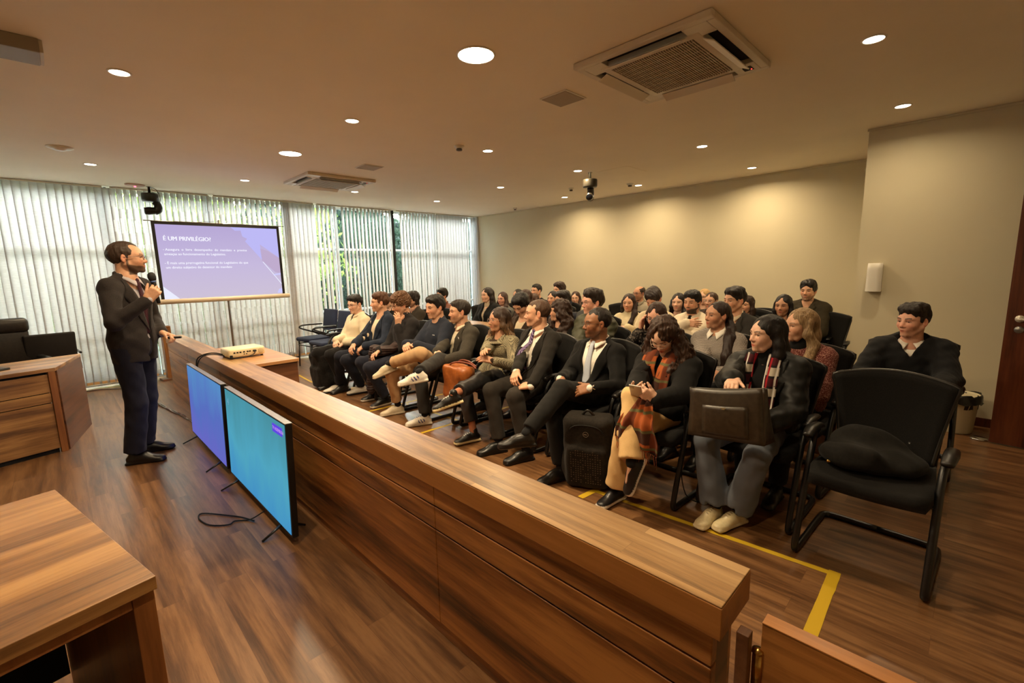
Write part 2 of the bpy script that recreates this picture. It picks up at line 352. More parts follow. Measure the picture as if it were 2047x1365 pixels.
# vertical blinds, one thing for every bay
def blind(a, b, ang, jitter, skip, label, zb=.045, close=1.0, grp='vertical blinds along the window wall'):
    root = empty('vertical_blind', ((a+b)/2, 8.57, 0), 0, label, 'blind', grp)
    MB().box((a-(a+b)/2+.01, -.02, CEIL-.022), (b-(a+b)/2-.01, .02, CEIL-.004), .004).put('head_rail', M_WHITEP, root)
    m = MB(); w = .089; n = int((b-a)/.077); ch = MB(); pr = None
    for k in range(n+1):
        x = a+.03+k*.077-(a+b)/2
        if skip(k): continue
        th = math.radians(ang+random.uniform(-jitter, jitter)); sk = random.uniform(-.012, .012); tw = random.uniform(-.12, .12)
        def fn(u, v, x=x, th=th, sk=sk, tw=tw):
            q = (u-.5)*w; z = zb+(CEIL-.023-zb)*v; tt = th*(v+(1-v)*close)+tw*(1-v); bow = .003*math.cos((u-.5)*PI)
            return (x+q*math.cos(tt)+sk*(1-v), q*math.sin(tt)+bow, z)
        m.grid(fn, 2, 8, .0007)
        e = fn(.5, 0)
        m.box((e[0]-.04, e[1]-.003, zb-.002), (e[0]+.04, e[1]+.003, zb+.035), 0, 1, T(e[0], e[1], 0) @ RZ(th) @ T(-e[0], -e[1], 0))
        if pr: ch.tube([(pr[0], pr[1], zb+.01), ((pr[0]+e[0])/2, (pr[1]+e[1])/2, zb-.012), (e[0], e[1], zb+.01)], .0015, 5)
        pr = e
    m.put('slats', M_SLAT, root, mats=[M_SLAT, plain('blind_weight', (196, 158, 110), .7)]); ch.put('bottom_chain', M_WHITEP, root)
    return root
no = lambda k: False
blind(-3.1, -1.75, 8, 3, no, 'closed cream vertical blind at the far left end of the window wall')
blind(-1.7, -.55, 8, 3, no, 'closed cream vertical blind beside the leather armchair')
blind(-.5, .66, 8, 4, no, 'closed cream vertical blind left of the standing speaker')
blind(.72, 1.9, 33, 6, no, 'half open vertical blind behind the left half of the projection screen', close=.15)
blind(1.95, 3.04, 31, 6, no, 'half open vertical blind behind the right half of the projection screen', close=.1)
blind(3.0, 3.52, 9, 4, no, 'narrow closed blind right of the projection screen above the two blue chairs')
blind(3.56, 5.1, 34, 3, lambda k: k in (5,), 'open blind with evenly spaced narrow slats behind the front row students')
blind(5.2, 6.18, 22, 5, lambda k: k in (0,), 'partly open vertical blind right of the dark mullion', close=.5)
blind(6.2, 7.3, 10, 6, lambda k: k in (12,), 'nearly closed white vertical blind beside the back wall corner')

# ---------------------------------------------------------------- outside
def leafmat(name, c1, c2):
    t = NT(name); n = t.N('ShaderNodeTexNoise', Scale=3.0, Detail=4.0); t.L(t.coord(), n.inputs['Vector'])
    col = t.ramp(n.outputs['Fac'], [(.35, rgb(c1)), (.65, rgb(c2))]); d = t.N('ShaderNodeBsdfDiffuse'); r = t.N('ShaderNodeBsdfTranslucent'); m = t.N('ShaderNodeMixShader'); m.inputs[0].default_value = .4
    t.L(col, d.inputs['Color']); t.L(col, r.inputs['Color']); t.L(d.outputs[0], m.inputs[1]); t.L(r.outputs[0], m.inputs[2]); t.L(m.outputs[0], t.out.inputs['Surface']); return t.m
LF1 = leafmat('sunlit_leaves', (84, 100, 40), (140, 152, 84)); LF2 = leafmat('dark_leaves', (20, 32, 24), (54, 70, 54)); BARK = plain('bark', (72, 58, 46), .9)  # sunlight on the leaves is put into the brighter green
struct(MB().box((-12, WY+.12, -.6), (22, 24, -.3)).put('ground', paint('outside_paving', (120, 124, 110))))
rs = random.Random(3)
def tree(x, y, z, r, h, mat, n, label):
    root = empty('garden_tree', (x, y, -.3), 0, label, 'tree', 'trees outside the windows')
    tr = MB(); tr.tube([(0, 0, 0), (.06, .04, h*.4), (-.05, .02, h*.75), (0, 0, h)], [.11, .08, .05, .02], 8)
    for k in range(7):
        a = k*2.4; z0 = h*(.3+.08*k); tr.tube([(0, 0, z0), (math.cos(a)*r*.4, math.sin(a)*r*.4, z0+.3), (math.cos(a)*r*.8, math.sin(a)*r*.8, z0+.5)], [.035, .02, .008], 6)
    tr.put('trunk', BARK, root)
    lv = MB(); cl = [(rs.gauss(0, .45)*r, rs.gauss(0, .45)*r, z+rs.uniform(0, h-z+.5)) for _ in range(34)]
    for _ in range(n):
        c = rs.choice(cl); p = Vector((c[0]+rs.gauss(0, .28), c[1]+rs.gauss(0, .28), c[2]+rs.gauss(0, .28)))
        s_ = rs.uniform(.05, .10); M = Matrix.Translation(p) @ Euler((rs.uniform(0, 6), rs.uniform(0, 6), rs.uniform(0, 6))).to_matrix().to_4x4()
        lv.raw([(-s_, 0, 0), (0, -s_*.4, .01), (s_, 0, 0), (0, s_*.4, .01)], [(0, 1, 2, 3)], 0, False, M)
    lv.put('foliage', mat, root)
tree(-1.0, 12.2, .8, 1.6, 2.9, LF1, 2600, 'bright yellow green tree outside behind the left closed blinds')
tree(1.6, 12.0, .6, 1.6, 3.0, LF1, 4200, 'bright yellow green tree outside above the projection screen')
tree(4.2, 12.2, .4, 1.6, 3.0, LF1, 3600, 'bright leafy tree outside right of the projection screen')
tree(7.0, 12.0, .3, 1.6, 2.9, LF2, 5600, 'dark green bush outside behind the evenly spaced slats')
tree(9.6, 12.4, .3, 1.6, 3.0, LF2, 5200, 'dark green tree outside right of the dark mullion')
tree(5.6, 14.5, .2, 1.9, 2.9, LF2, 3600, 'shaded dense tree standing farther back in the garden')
def hedge(x0, x1, h_, c1, c2, c3, label, seed):
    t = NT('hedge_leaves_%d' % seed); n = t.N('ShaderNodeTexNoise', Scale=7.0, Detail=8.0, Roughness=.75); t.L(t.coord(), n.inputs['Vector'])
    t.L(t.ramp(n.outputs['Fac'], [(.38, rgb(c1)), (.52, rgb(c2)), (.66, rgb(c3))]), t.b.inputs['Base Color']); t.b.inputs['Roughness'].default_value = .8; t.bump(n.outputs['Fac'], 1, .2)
    root = empty('tall_hedge', ((x0+x1)/2, 16, -.3), 0, label, 'hedge'); q = random.Random(seed); w = (x1-x0)/2; ph = [q.uniform(0, 6) for _ in range(6)]
    def fn(u, v): x = -w+2*w*u; z = h_*v; return (x, .35*math.sin(x*2.1+ph[0])*math.sin(z*1.7+ph[1])+.2*math.sin(x*5+z*4+ph[2])-.0*v, z+.25*v*math.sin(x*1.7+ph[3]))
    MB().grid(fn, 60, 24, .5).put('foliage', t.m, root); lv = MB()
    for _ in range(2600):
        u, v = q.random(), q.random(); p_ = Vector(fn(u, v))+Vector((0, -.30-q.random()*.2, 0)); s_ = q.uniform(.05, .13); M_ = Matrix.Translation(p_) @ Euler((q.uniform(0, 6), q.uniform(0, 6), q.uniform(0, 6))).to_matrix().to_4x4(); lv.raw([(-s_, 0, 0), (0, -s_*.5, .01), (s_, 0, 0), (0, s_*.5, .01)], [(0, 1, 2, 3)], 0, False, M_)
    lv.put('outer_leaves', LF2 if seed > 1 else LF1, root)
hedge(-6, 4.55, 4.0, (62, 78, 40), (132, 148, 88), (226, 232, 180), 'bright sunlit hedge at the far side of the garden, left part', 1)  # sunlit look comes from the pale leaf colours
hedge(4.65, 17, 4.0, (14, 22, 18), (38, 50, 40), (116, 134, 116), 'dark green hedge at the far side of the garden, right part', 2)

# ---------------------------------------------------------------- ceiling fittings
M_LAMP = emis('lamp_diffuser', (255, 240, 214), 26)
spots = [(1.95, 2.22, 1), (1.95, 5.22, 1), (.46, 3.86, 0), (1.95, 3.81, 0), (.47, 7.04, 0), (2.0, 7.02, 0), (3.54, 7.0, 0), (3.48, 3.82, 0), (5.10, 5.33, 0), (5.15, 7.07, 0),
         (5.07, 3.83, 0), (6.71, 5.36, 0), (6.71, 3.89, 0), (5.13, 2.22, 0), (6.77, 2.25, 0), (3.52, .55, 0), (5.16, .57, 0), (.46, 2.2, 0), (.46, .55, 0)]  # last two lamps are unseen, added to brighten the near desk
lampname = {0: 'large round downlight above the near end of the bench', 1: 'large round downlight left of the far air conditioner', 2: 'small downlight high above the left desk', 3: 'small downlight above the middle of the bench',
            4: 'small downlight by the left windows above the standing speaker', 5: 'small downlight by the windows above the projection screen', 6: 'small downlight just right of the far air conditioner', 7: 'small downlight beside the smoke detector over the front row',
            8: 'small downlight in the middle of the far ceiling', 9: 'farthest small downlight close to the windows', 10: 'small downlight right next to the hanging camera over the audience', 11: 'small downlight left below the hanging audience camera, near the back wall',
            12: 'small downlight beside the smoke detector near the back wall', 13: 'small downlight in front of the back wall, right half of the ceiling', 14: 'small downlight washing the right part of the back wall', 15: 'near small downlight right of the large air conditioner', 16: 'small downlight washing the dispenser wall', 17: 'added unseen small downlight just above the frame over the near desk', 18: 'added unseen small downlight behind the near desk'}
for i, (x, y, big) in enumerate(spots):
    R_ = .105 if big else .05
    root = empty('ceiling_downlight', (x, y, CEIL), 0, lampname[i], 'downlight', 'recessed ceiling downlights')
    MB().lathe([(R_+.012, 0), (R_+.011, -.004), (R_+.003, -.007), (R_, -.005), (R_, 0)], 28).put('trim_ring', M_WHITEP, root)
    MB().lathe([(0, -.004), (R_, -.004), (R_, -.001)], 28).put('diffuser', M_LAMP, root)
def vent_unit(cx, cy, sx, sy, label):
    root = empty('air_conditioner', (cx, cy, CEIL-.002), 0, label, 'air conditioner', 'ceiling cassette air conditioners')
    PL = plain('cassette_plastic', (218, 208, 190), .4); a, b = sx/2, sy/2
    m = MB(); z0 = -.035
    sl = .075; si = .045   # slot width / border
    m.box((-a, -b, z0), (-a+si, b, 0), .006).box((a-si, -b, z0), (a, b, 0), .006).box((-a+si, -b, z0), (a-si, -b+si, 0), .006).box((-a+si, b-si, z0), (a-si, b, 0), .006)
    i_ = si+sl
    for sx_ in (-1, 1):
        for sy_ in (-1, 1):
            x0, x1 = sorted((sx_*(a-si), sx_*(a-i_-.06))); y0, y1 = sorted((sy_*(b-si), sy_*(b-i_-.06))); m.box((x0, y0, z0), (x1, y1, 0), .003)
    m.box((-a+i_, -b+i_, z0-.004), (a-i_, b-i_, 0), .008)
    m.put('panel', PL, root)
    MB().box((-a+.03, -b+.03, -.006), (a-.03, b-.03, -.001)).put('air_slots', M_DARKG, root)
    g = MB(); n = 34; gx = a-i_-.05; gy = b-i_-.05
    g.box((-gx, -gy, z0-.0045), (gx, gy, z0-.0035), 0, 1)
    for k in range(n):
        y = -gy+(k+.5)*2*gy/n; g.box((-gx, y-.0035, z0-.009), (gx, y+.0035, z0-.004), 0, 0)
    for k in range(9):
        x = -gx+(k+.5)*2*gx/9; g.box((x-.0015, -gy, z0-.0095), (x+.0015, gy, z0-.004), 0, 0)
    g.put('intake_grille', None, root, mats=[plain('grille_plastic', (176, 160, 134), .5), plain('grille_dark', (96, 80, 62), .7)])
    for k, (px, py, L, rz) in enumerate([(0, -b+si+.045, 2*(a-i_-.07), 0), (0, b-si-.045, 2*(a-i_-.07), PI), (-a+si+.045, 0, 2*(b-i_-.07), -PI/2), (a-si-.045, 0, 2*(b-i_-.07), PI/2)]):
        MB().box((-L/2, -.034, -.003), (L/2, .034, .003), .002, 0, T(px, py, z0-.008) @ RZ(rz) @ T(0, .034, 0) @ RX(math.radians(26)) @ T(0, -.034, 0)).put('louvre', plain('louvre_plastic', (226, 216, 198), .35), root)
    MB().lathe([(0, z0-.006), (.008, z0-.006), (.008, z0)], 12, 0, T(a-.17, -b+.10, 0)).box((a-.14, -b+.075, z0-.003), (a-.07, -b+.13, z0-.001)).put('sensor', M_DARKG, root)
    MB().lathe([(0, z0-.006), (.004, z0-.006), (.004, z0)], 8, 0, T(a-.09, -b+.085, 0)).put('status_light', emis('red_led', (255, 60, 50), 4), root)
vent_unit(2.94, 1.48, .92, .86, 'near white ceiling cassette air conditioner with four louvres, over the bench end')
vent_unit(2.88, 6.40, .92, .86, 'far white ceiling cassette air conditioner, near the windows')
def cspk(x, y, w, label, rz=0):
    o = empty('ceiling_speaker', (x, y, CEIL), rz, label, 'speaker grille')
    MB().box((-w/2, -w/2, -.008), (w/2, w/2, 0), .003).put('frame', M_WHITEP, o)
    m = MB().box((-w/2+.012, -w/2+.012, -.011), (w/2-.012, w/2-.012, -.008)); m.put('grille', plain('perforated_grille', (168, 152, 128), .7), o)
cspk(2.89, 2.32, .25, 'square beige speaker grille next to the near air conditioner'); cspk(2.89, 5.3, .25, 'square beige speaker grille next to the far air conditioner')
def smoke(x, y, label, r=.05):
    o = empty('smoke_detector', (x, y, CEIL), 0, label, 'smoke detector', 'ceiling smoke detectors')
    MB().lathe([(r*1.05, 0), (r*1.05, -.012), (r*.8, -.016), (r*.8, -.026), (0, -.026)], 24).put('base', M_WHITEP, o)
    MB().lathe([(r*.55, -.026), (r*.62, -.034), (r*.6, -.044), (0, -.048)], 20).put('sensor_head', plain('sensor_dark', (90, 80, 68), .5), o)
smoke(3.13, 3.87, 'round smoke detector beside a downlight over the front row'); smoke(6.48, 3.90, 'round smoke detector near the back wall')
smoke(6.06, 4.71, 'flat round detector left of the hanging audience camera', .04); smoke(7.0, 6.9, 'faint round detector in the far ceiling corner', .04)
o = MB().lathe([(.10, 0), (.10, -.008), (.075, -.014), (.07, -.02), (.05, -.018), (.04, -.03), (0, -.03)], 28).put('ceiling_diffuser', M_WHITEP); o.location = (.22, 6.33, CEIL)
tag(o, 'round white air diffuser in the ceiling left of the speaker', 'air diffuser')
o = empty('occupancy_sensor', (.97, 8.2, CEIL), 0, 'flat round ceiling sensor with a glowing red light above the window camera', 'sensor')
MB().lathe([(.11, 0), (.11, -.012), (.09, -.02), (0, -.022)], 28).put('housing', plain('sensor_plastic', (196, 160, 140), .5), o)
MB().lathe([(0, -.034), (.010, -.032), (.012, -.022)], 12).put('red_light', emis('red_led_bright', (255, 60, 80), 12), o)
o = empty('projector_rail', (-.42, 3.72, CEIL), 0, 'grey box shaped fitting on the ceiling at the left edge', 'ceiling box')
MB().box((-.6, -.11, -.07), (.53, .11, 0), .004).put('housing', plain('fitting_grey', (150, 140, 122), .5), o); MB().box((.53, -.105, -.066), (.545, .105, -.004), .002).put('end_cap', plain('fitting_cap', (196, 184, 160), .5), o)
o = MB().box((-.24, -.24, -.004), (.24, .24, 0), .001).put('access_hatch', M_CEIL); o.location = (5.58, 3.5, CEIL); tag(o, 'flush square access hatch in the ceiling behind the hanging camera', 'hatch')
def ptz(x, y, rz, label, s=1.0, dark=(26, 26, 24)):
    o = empty('hanging_camera', (x, y, CEIL), rz, label, 'camera', 'ceiling hung conference cameras'); mb_ = plain('camera_shell_%d' % dark[0], dark, .3)
    MB().lathe([(.03, 0), (.03, -.006), (.017, -.008), (.017, -.075*s)], 16).put('mount', M_CHROME, o)
    MB().lathe([(.0, -.07*s), (.072*s, -.07*s), (.075*s, -.08*s), (.075*s, -.135*s), (.068*s, -.15*s), (0, -.15*s)], 28).put('base', mb_, o)
    m = MB(); m.tube([(.03*s, 0, -.145*s), (.055*s, 0, -.18*s), (.052*s, 0, -.23*s), (.02*s, 0, -.25*s)], [.034*s, .036*s, .038*s, .036*s], 12); m.put('yoke', mb_, o)
    m = MB(); m.tube([(.03*s, 0, -.24*s), (-.03*s, 0, -.245*s), (-.062*s, 0, -.248*s)], [.036*s, .04*s, .036*s], 16); m.put('camera_head', mb_, o)
    MB().lathe([(0, .006), (.026*s, .004), (.03*s, 0)], 20, 0, T(-.062*s, 0, -.248*s) @ RY(-PI/2)).put('lens', M_LENS, o)
    MB().tube([(.02, .02, -.01), (.06*s, .02, -.03), (.085*s, .01, -.10*s), (.075*s, 0, -.16*s)], .004, 6).put('cable', M_RUB, o)
ptz(5.30, 3.80, math.radians(28), 'dark camera hanging from the ceiling over the audience', 1.3, (44, 40, 32)); ptz(1.13, 8.28, math.radians(0), 'black camera hanging in front of the blinds above the projection screen', 1.35)

# ---------------------------------------------------------------- long bench
BXF, BY0, BY1, BZ = .955, .33, 7.32, .755
root = empty('long_bench', (1.04, 3.8, 0), 0, 'long wooden panelled counter running from the gate to the windows, in front of the audience', 'bench')
def lm(lo, hi): return tuple(a-b for a, b in zip(lo, (1.04, 3.8, 0))), tuple(a-b for a, b in zip(hi, (1.04, 3.8, 0)))
MB().box(*lm((BXF, BY0, BZ-.004), (1.138, BY1, BZ)), .0015).put('top_surface', M_BTOP, root)
MB().box(*lm((BXF-.001, BY0-.001, BZ-.085), (1.139, BY1, BZ-.0045)), .002).put('top_edge', M_BEDGE, root)
yb = [BY0+.02, 1.44, 3.05, 4.7, 6.1, BY1-.01]
for i in range(5):
    m = MB(); y0, y1 = yb[i]+.001, yb[i+1]-.001
    for z0, z1, dx in ((.06, .475, .0), (.481, .575, .0), (.581, .672, .0)):
        m.box(*lm((.968+dx-.001*i, y0, z0), (1.0, y1, z1)), .003)
    m.put('front_panel', M_BFRONT, root)
MB().box(*lm((.985, BY0+.03, .0), (1.10, BY1-.02, .66))).put('core', M_DESKS, root)
MB().box(*lm((.975, BY0+.03, .0), (1.0, BY1-.02, .058)), .002).put('kickboard', M_BFRONT, root)
MB().box(*lm((1.098, BY0+.03, .0), (1.118, BY1-.02, .67)), .002).put('back_panel', M_BFRONT, root)
# swing gate at the near end
root = empty('swing_gate', (1.03, .29, 0), 0, 'low wooden swing gate hinged to the near end of the counter', 'gate')
MB().box((-.012, -1.5, .10), (.024, -.025, .715), .002).put('gate_leaf', M_BFRONT, root)
MB().box((-.013, -1.5, .715), (.025, -.025, .7185), .001).put('gate_top_edge', M_BEDGE, root)
MB().box((-.055, -.012, .0), (-.027, .014, .70), .002).put('hinge_post', M_DESKS, root)
for z in (.60, .30): MB().tube([(-.012, -.02, z-.04), (-.012, -.02, z+.04)], .011, 12).lathe([(0, .012), (.012, .008), (.013, 0)], 12, 0, T(-.012, -.02, z+.04)).put('hinge', plain('brass', (200, 160, 90), .25, 1.0), root)

# ---------------------------------------------------------------- desks on the left
def desk_frame(name, org, ang, L, D, label, face=True):
    root = empty(name, org, ang, label, 'desk')   # local x -> along (away, to the left), local y -> depth
    MB().box((-L, 0, .722), (0, D, .752), .002).put('desk_top', M_DESK, root)
    return root
A = (-.07, 5.58, 0); DA = math.radians(16.8); r = empty('office_desk', A, DA, 'wooden desk with grooved front in front of the blinds, left of the speaker', 'desk')
Dx = RZ(-DA).to_3x3() @ Vector((.19, .85, 0)); Lx = Vector((-1.7, 0, 0))
MB().prism([(0, 0), (Dx.x, Dx.y), (Dx.x+Lx.x, Dx.y+Lx.y), (Lx.x, Lx.y)], .722, .752, 0, None, .0015).put('desk_top', M_DESK, r)
def panel(x0, x1, y, th, z0, z1, name, mat): return MB().box((x0, y, z0), (x1, y+th, z1), .002).put(name, mat, r)
panel(-.050, -.004, .0, .03, 0, .721, 'corner_post', M_DESKZ)
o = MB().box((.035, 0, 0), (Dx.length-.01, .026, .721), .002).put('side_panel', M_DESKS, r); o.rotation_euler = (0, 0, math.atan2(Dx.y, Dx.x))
for z0, z1 in ((.04, .445), (.452, .535), (.542, .70)): panel(-1.68, -.052, .012, .018, z0, z1, 'front_panel', M_DESK)
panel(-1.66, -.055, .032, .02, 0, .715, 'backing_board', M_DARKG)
B_ = (.095, 1.405, 0); r = empty('office_desk', B_, math.radians(11.5), 'near wooden desk with streaked top and open dark underside, bottom left corner', 'desk')
MB().box((-1.5, 0, .716), (0, .90, .752), .002).put('desk_top', M_DESK, r)
MB().box((-.05, .015, 0), (-.004, .885, .715), .002).put('side_panel', M_DESKZ, r); MB().box((-1.5, .86, .06), (-.055, .884, .714)).put('modesty_panel', M_DARKG, r)  # shade under the desk is put into the near-black panels
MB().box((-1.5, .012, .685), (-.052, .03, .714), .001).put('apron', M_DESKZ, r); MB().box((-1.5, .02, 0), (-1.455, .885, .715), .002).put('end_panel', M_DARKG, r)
# items on the left desk
Rm = T(*A) @ RZ(math.radians(16.8))
p = Rm @ Vector((-.40, .33, .752)); o = empty('laptop', p, math.radians(14+24), 'closed black laptop lying on the left desk', 'laptop')
MB().box((-.17, -.12, 0), (.17, .12, .012), .004).put('laptop_base', M_BLACK, o); MB().box((-.17, -.12, .0125), (.17, .12, .019), .003).put('laptop_lid', plain('laptop_lid', (40, 38, 36), .3), o)
p = Rm @ Vector((-.36, .12, .752)); o = empty('glass_tumbler', p, 0, 'clear drinking glass on a coaster at the left edge of the left desk', 'glass')
MB().lathe([(.03, .003), (.034, .09), (.032, .09), (.028, .008), (0, .008)], 20).put('tumbler', M_GLASS, o); MB().lathe([(.045, 0), (.045, .003), (0, .003)], 20).put('coaster', plain('coaster', (205, 190, 165), .5), o)
# leather armchair
o = empty('leather_armchair', (-.43, 6.95, 0), math.radians(-78), 'black leather high-back office armchair behind the left desk', 'chair'); ML = cloth('black_leather', (26, 21, 17), 'leather', (40, 33, 26))
MB().box((-.25, -.26, .42), (.25, .26, .52), .04, seg=3).put('seat', ML, o); MB().box((-.33, -.25, .52), (-.25, .25, .98), .03, seg=3).put('backrest', ML, o)
MB().box((-.36, -.26, .95), (-.22, .26, 1.11), .05, seg=4).put('headrest', ML, o)
for s_ in (-1, 1): MB().box((-.2, s_*.29-.03, .66), (.14, s_*.29+.03, .70), .015).box((-.15, s_*.29-.012, .45), (.08, s_*.29+.012, .665), .004).put('armrest', M_BLACK, o)
m = MB().lathe([(.03, .10), (.03, .42)], 12)
for k in range(5):
    a = k*2*PI/5; m.tube([(0, 0, .11), (.28*math.cos(a), .28*math.sin(a), .07)], [.022, .014], 8)
m.put('star_base', M_BLACKM, o); m = MB()
for k in range(5):
    a = k*2*PI/5; m.lathe([(0, -.012), (.026, -.012), (.028, 0), (.026, .012), (0, .012)], 12, 0, T(.28*math.cos(a), .28*math.sin(a), .03) @ RZ(a) @ RX(PI/2))
m.put('casters', M_RUB, o)

# ---------------------------------------------------------------- seats
M_MESH = cloth('chair_mesh', (15, 14, 13), 'wool', (25, 23, 21)); M_BLUEF = cloth('blue_upholstery', (34, 40, 62), 'wool', (50, 58, 84)); M_PAD = plain('arm_pad', (26, 24, 22), .35)
def conf_chair(loc, rz, label, wide=1.0):
    o = empty('conference_chair', loc, rz, label, 'chair', 'black conference chairs of the audience')
    def seat(u, v):
        a = (u-.5)*2; b = v; w = .24*(1-.10*max(0, 1-b*1.4)) ; x = -.20+.46*b
        return (x, a*w*(1-.25*max(0, b-.8)*5*abs(a)**3*.3), .435-.05*max(0, b-.75)**1*2.4*(b > .75)*.6+.012*abs(a)**2)
    m = MB().grid(seat, 10, 10, .055); m.put('seat', M_MESH, o)
    def back(u, v):
        a = (u-.5)*2; w = .195+.065*v**1.2; z = .47+.40*v+.045*(1-a*a)*v**6
        return (-.235-.075*v+.05*a*a-.02*math.sin(v*PI), a*w, z)
    MB().grid(back, 14, 14, .02).put('backrest', M_MESH, o)
    pts = [back(0, k/8) for k in range(9)]+[back(k/8, 1) for k in range(1, 8)]+[back(1, 1-k/8) for k in range(9)]
    MB().tube(pts, .0105, 6, sub=2).put('backrest_rim', M_PAD, o)
    for s_ in (-1, 1):
        MB().tube([(-.10, s_*.265, .60), (-.06, s_*.27, .615), (.06, s_*.272, .622), (.14, s_*.268, .605)], [.02, .027, .03, .024], 10, flat=.55).put('armrest', M_PAD, o)
    m = MB()
    for s_ in (-1, 1):
        y = s_*.255
        m.tube([(-.05, s_*.268, .60), (.03, s_*.262, .59), (.10, y, .53), (.17, y, .36), (.26, y, .10), (.272, y, .035), (.24, y, .018), (.10, y, .017), (-.20, y, .017), (-.255, y*.93, .017), (-.268, y*.75, .017), (-.268, 0, .017)], .0165, 10, sub=4)
        m.tube([(.155, y, .40), (.12, y*.8, .405), (-.1, y*.6, .41)], .012, 8)
        m.tube([(-.16, s_*.10, .41), (-.235, s_*.10, .44), (-.25, s_*.10, .56)], .011, 8)
    m.put('sled_frame', M_BLACKM, o); return o
def copy_chair(src, loc, rz, label):
    r = src.copy(); C.objects.link(r); r.location = loc; r.rotation_euler = (0, 0, rz); r['label'] = label
    for ch in src.children:
        c = ch.copy(); C.objects.link(c); c.parent = r
    return r
def blue_chair(loc, rz, label):
    o = empty('upholstered_chair', loc, rz, label, 'chair', 'blue upholstered chairs by the windows')
    MB().box((-.22, -.23, .42), (.23, .23, .485), .028, seg=3).put('seat', M_BLUEF, o)
    MB().box((-.02, -.21, 0), (.02, .21, .36), .018, 0, T(-.25, 0, .56) @ RY(math.radians(-9)), 3).put('backrest', M_BLUEF, o)
    for s_ in (-1, 1):
        MB().tube([(-.25, s_*.24, .66), (.0, s_*.25, .665), (.10, s_*.25, .66), (.14, s_*.25, .635), (.08, s_*.25, .60), (-.10, s_*.245, .53), (-.2, s_*.23, .47)], .013, 8).put('arm_loop', M_BLACK, o)
    m = MB()
    for s_ in (-1, 1):
        m.tube([(.19, s_*.2, .42), (.21, s_*.205, 0)], .011, 8, sub=1).tube([(-.19, s_*.2, .42), (-.26, s_*.205, 0)], .011, 8, sub=1).tube([(-.2, s_*.18, .42), (-.24, s_*.18, .56), (-.28, s_*.17, .80)], .011, 8).tube([(.19, s_*.2, .38), (-.2, s_*.2, .38)], .009, 8, sub=1)
    m.tube([(.2, -.2, .36), (.2, .2, .36)], .009, 8, sub=1); m.put('leg_frame', M_BLACKM, o); return o
blue_chair((2.98, 7.62, 0), PI+.08, 'empty blue upholstered chair with arm loops, closest to the windows'); blue_chair((2.95, 7.02, 0), PI+.05, 'empty dark blue upholstered chair between the window chair and the front row')
r = blue_chair((-.13, 7.55, 0), math.radians(98), 'black low-back side chair behind the left desk, right of the leather armchair'); r['group'] = ''
del r['group']
for c in list(r.children):
    if c.name.startswith(('seat', 'backrest')): c.data.materials[0] = plain('black_fabric', (26, 22, 20), .8)

# ---------------------------------------------------------------- televisions leaning by the bench
def tvmat(name, stops, axis, st=1.0):
    t = NT(name); g = t.coord((1, 1, 1)); sp = t.N('ShaderNodeSeparateXYZ'); t.L(g, sp.inputs[0])
    n = t.N('ShaderNodeTexNoise', Scale=2.6, Detail=3.0); t.L(t.coord((1, 1.6, .7)), n.inputs['Vector'])
    m = t.N('ShaderNodeMath'); m.operation = 'MULTIPLY_ADD'; m.inputs[1].default_value = axis[1]; m.inputs[2].default_value = axis[2]; t.L(sp.outputs[axis[0]], m.inputs[0])
    a = t.N('ShaderNodeMath'); a.operation = 'MULTIPLY_ADD'; a.inputs[1].default_value = .55; t.L(n.outputs['Fac'], a.inputs[0]); t.L(m.outputs[0], a.inputs[2])
    e = t.N('ShaderNodeEmission'); e.inputs['Strength'].default_value = st; t.L(t.ramp(a.outputs[0], stops), e.inputs['Color']); t.L(e.outputs[0], t.out.inputs['Surface']); return t.m
TV1 = tvmat('screen_picture_blue', [(.25, rgb((108, 108, 204))), (.6, rgb((92, 116, 200))), (.95, rgb((92, 146, 206)))], ('Z', 1.1, -.1), .9)
TV2 = tvmat('screen_picture_teal', [(.25, rgb((70, 150, 206))), (.62, rgb((84, 172, 200))), (.98, rgb((78, 152, 168)))], ('Z', 1.1, -.05), .9)
for y0, y1, mt, lb in ((3.905, 5.125, TV1, 'television with a violet blue picture, standing on the floor nearer the windows'), (2.56, 3.80, TV2, 'television with a turquoise picture, standing on the floor nearer the camera')):
    o = empty('television', (.775, (y0+y1)/2, 0), 0, lb, 'television', 'televisions standing on the floor along the counter'); L = (y1-y0)/2; Mt = T(0, 0, .045) @ RY(math.radians(2.0))
    MB().box((0, -L, 0), (.035, L, .66), .004, 0, Mt).put('housing', M_BLACK, o)
    MB().box((.035, -L*.6, .06), (.06, L*.6, .42), .01, 0, Mt).put('rear_cover', M_BLACK, o)
    MB().box((-.003, -L, .657), (.0355, L, .662), .0015, 0, Mt).put('top_trim', M_GREYM, o)
    MB().box((-.0025, -L+.012, .018), (-.0012, L-.012, .650), 0, 0, Mt).put('screen', mt, o)
    for s_ in (-1, 1): MB().tube([(.02, s_*(L-.19), .06), (-.11, s_*(L-.17), .006)], [.013, .009], 6, sub=1, flat=.6).tube([(.02, s_*(L-.19), .06), (.13, s_*(L-.17), .006)], [.013, .009], 6, sub=1, flat=.6).put('leg', M_BLACKM, o)
    if mt is TV2:
        MB().box((-.0036, -L+.05, .575), (-.0027, -L+.21, .625), 0, 0, Mt).put('screen_label', emis('label_violet', (96, 72, 224), 1.0), o)
        text_part('screen_lettering', 'TV ASSEMBLEIA', .026, Mt @ T(-.0042, -L+.205, .592) @ RZ(-PI/2) @ RX(PI/2), emis('label_pink', (206, 156, 240), 1.0), o, .0002)
        text_part('screen_number', '4', .07, Mt @ T(-.0042, L-.07, .545) @ RZ(-PI/2) @ RX(PI/2), emis('label_pale', (120, 170, 200), 1.0), o, .0002)
    text_part('maker_mark', '', .01, Mt, M_GREYM, o) if False else None
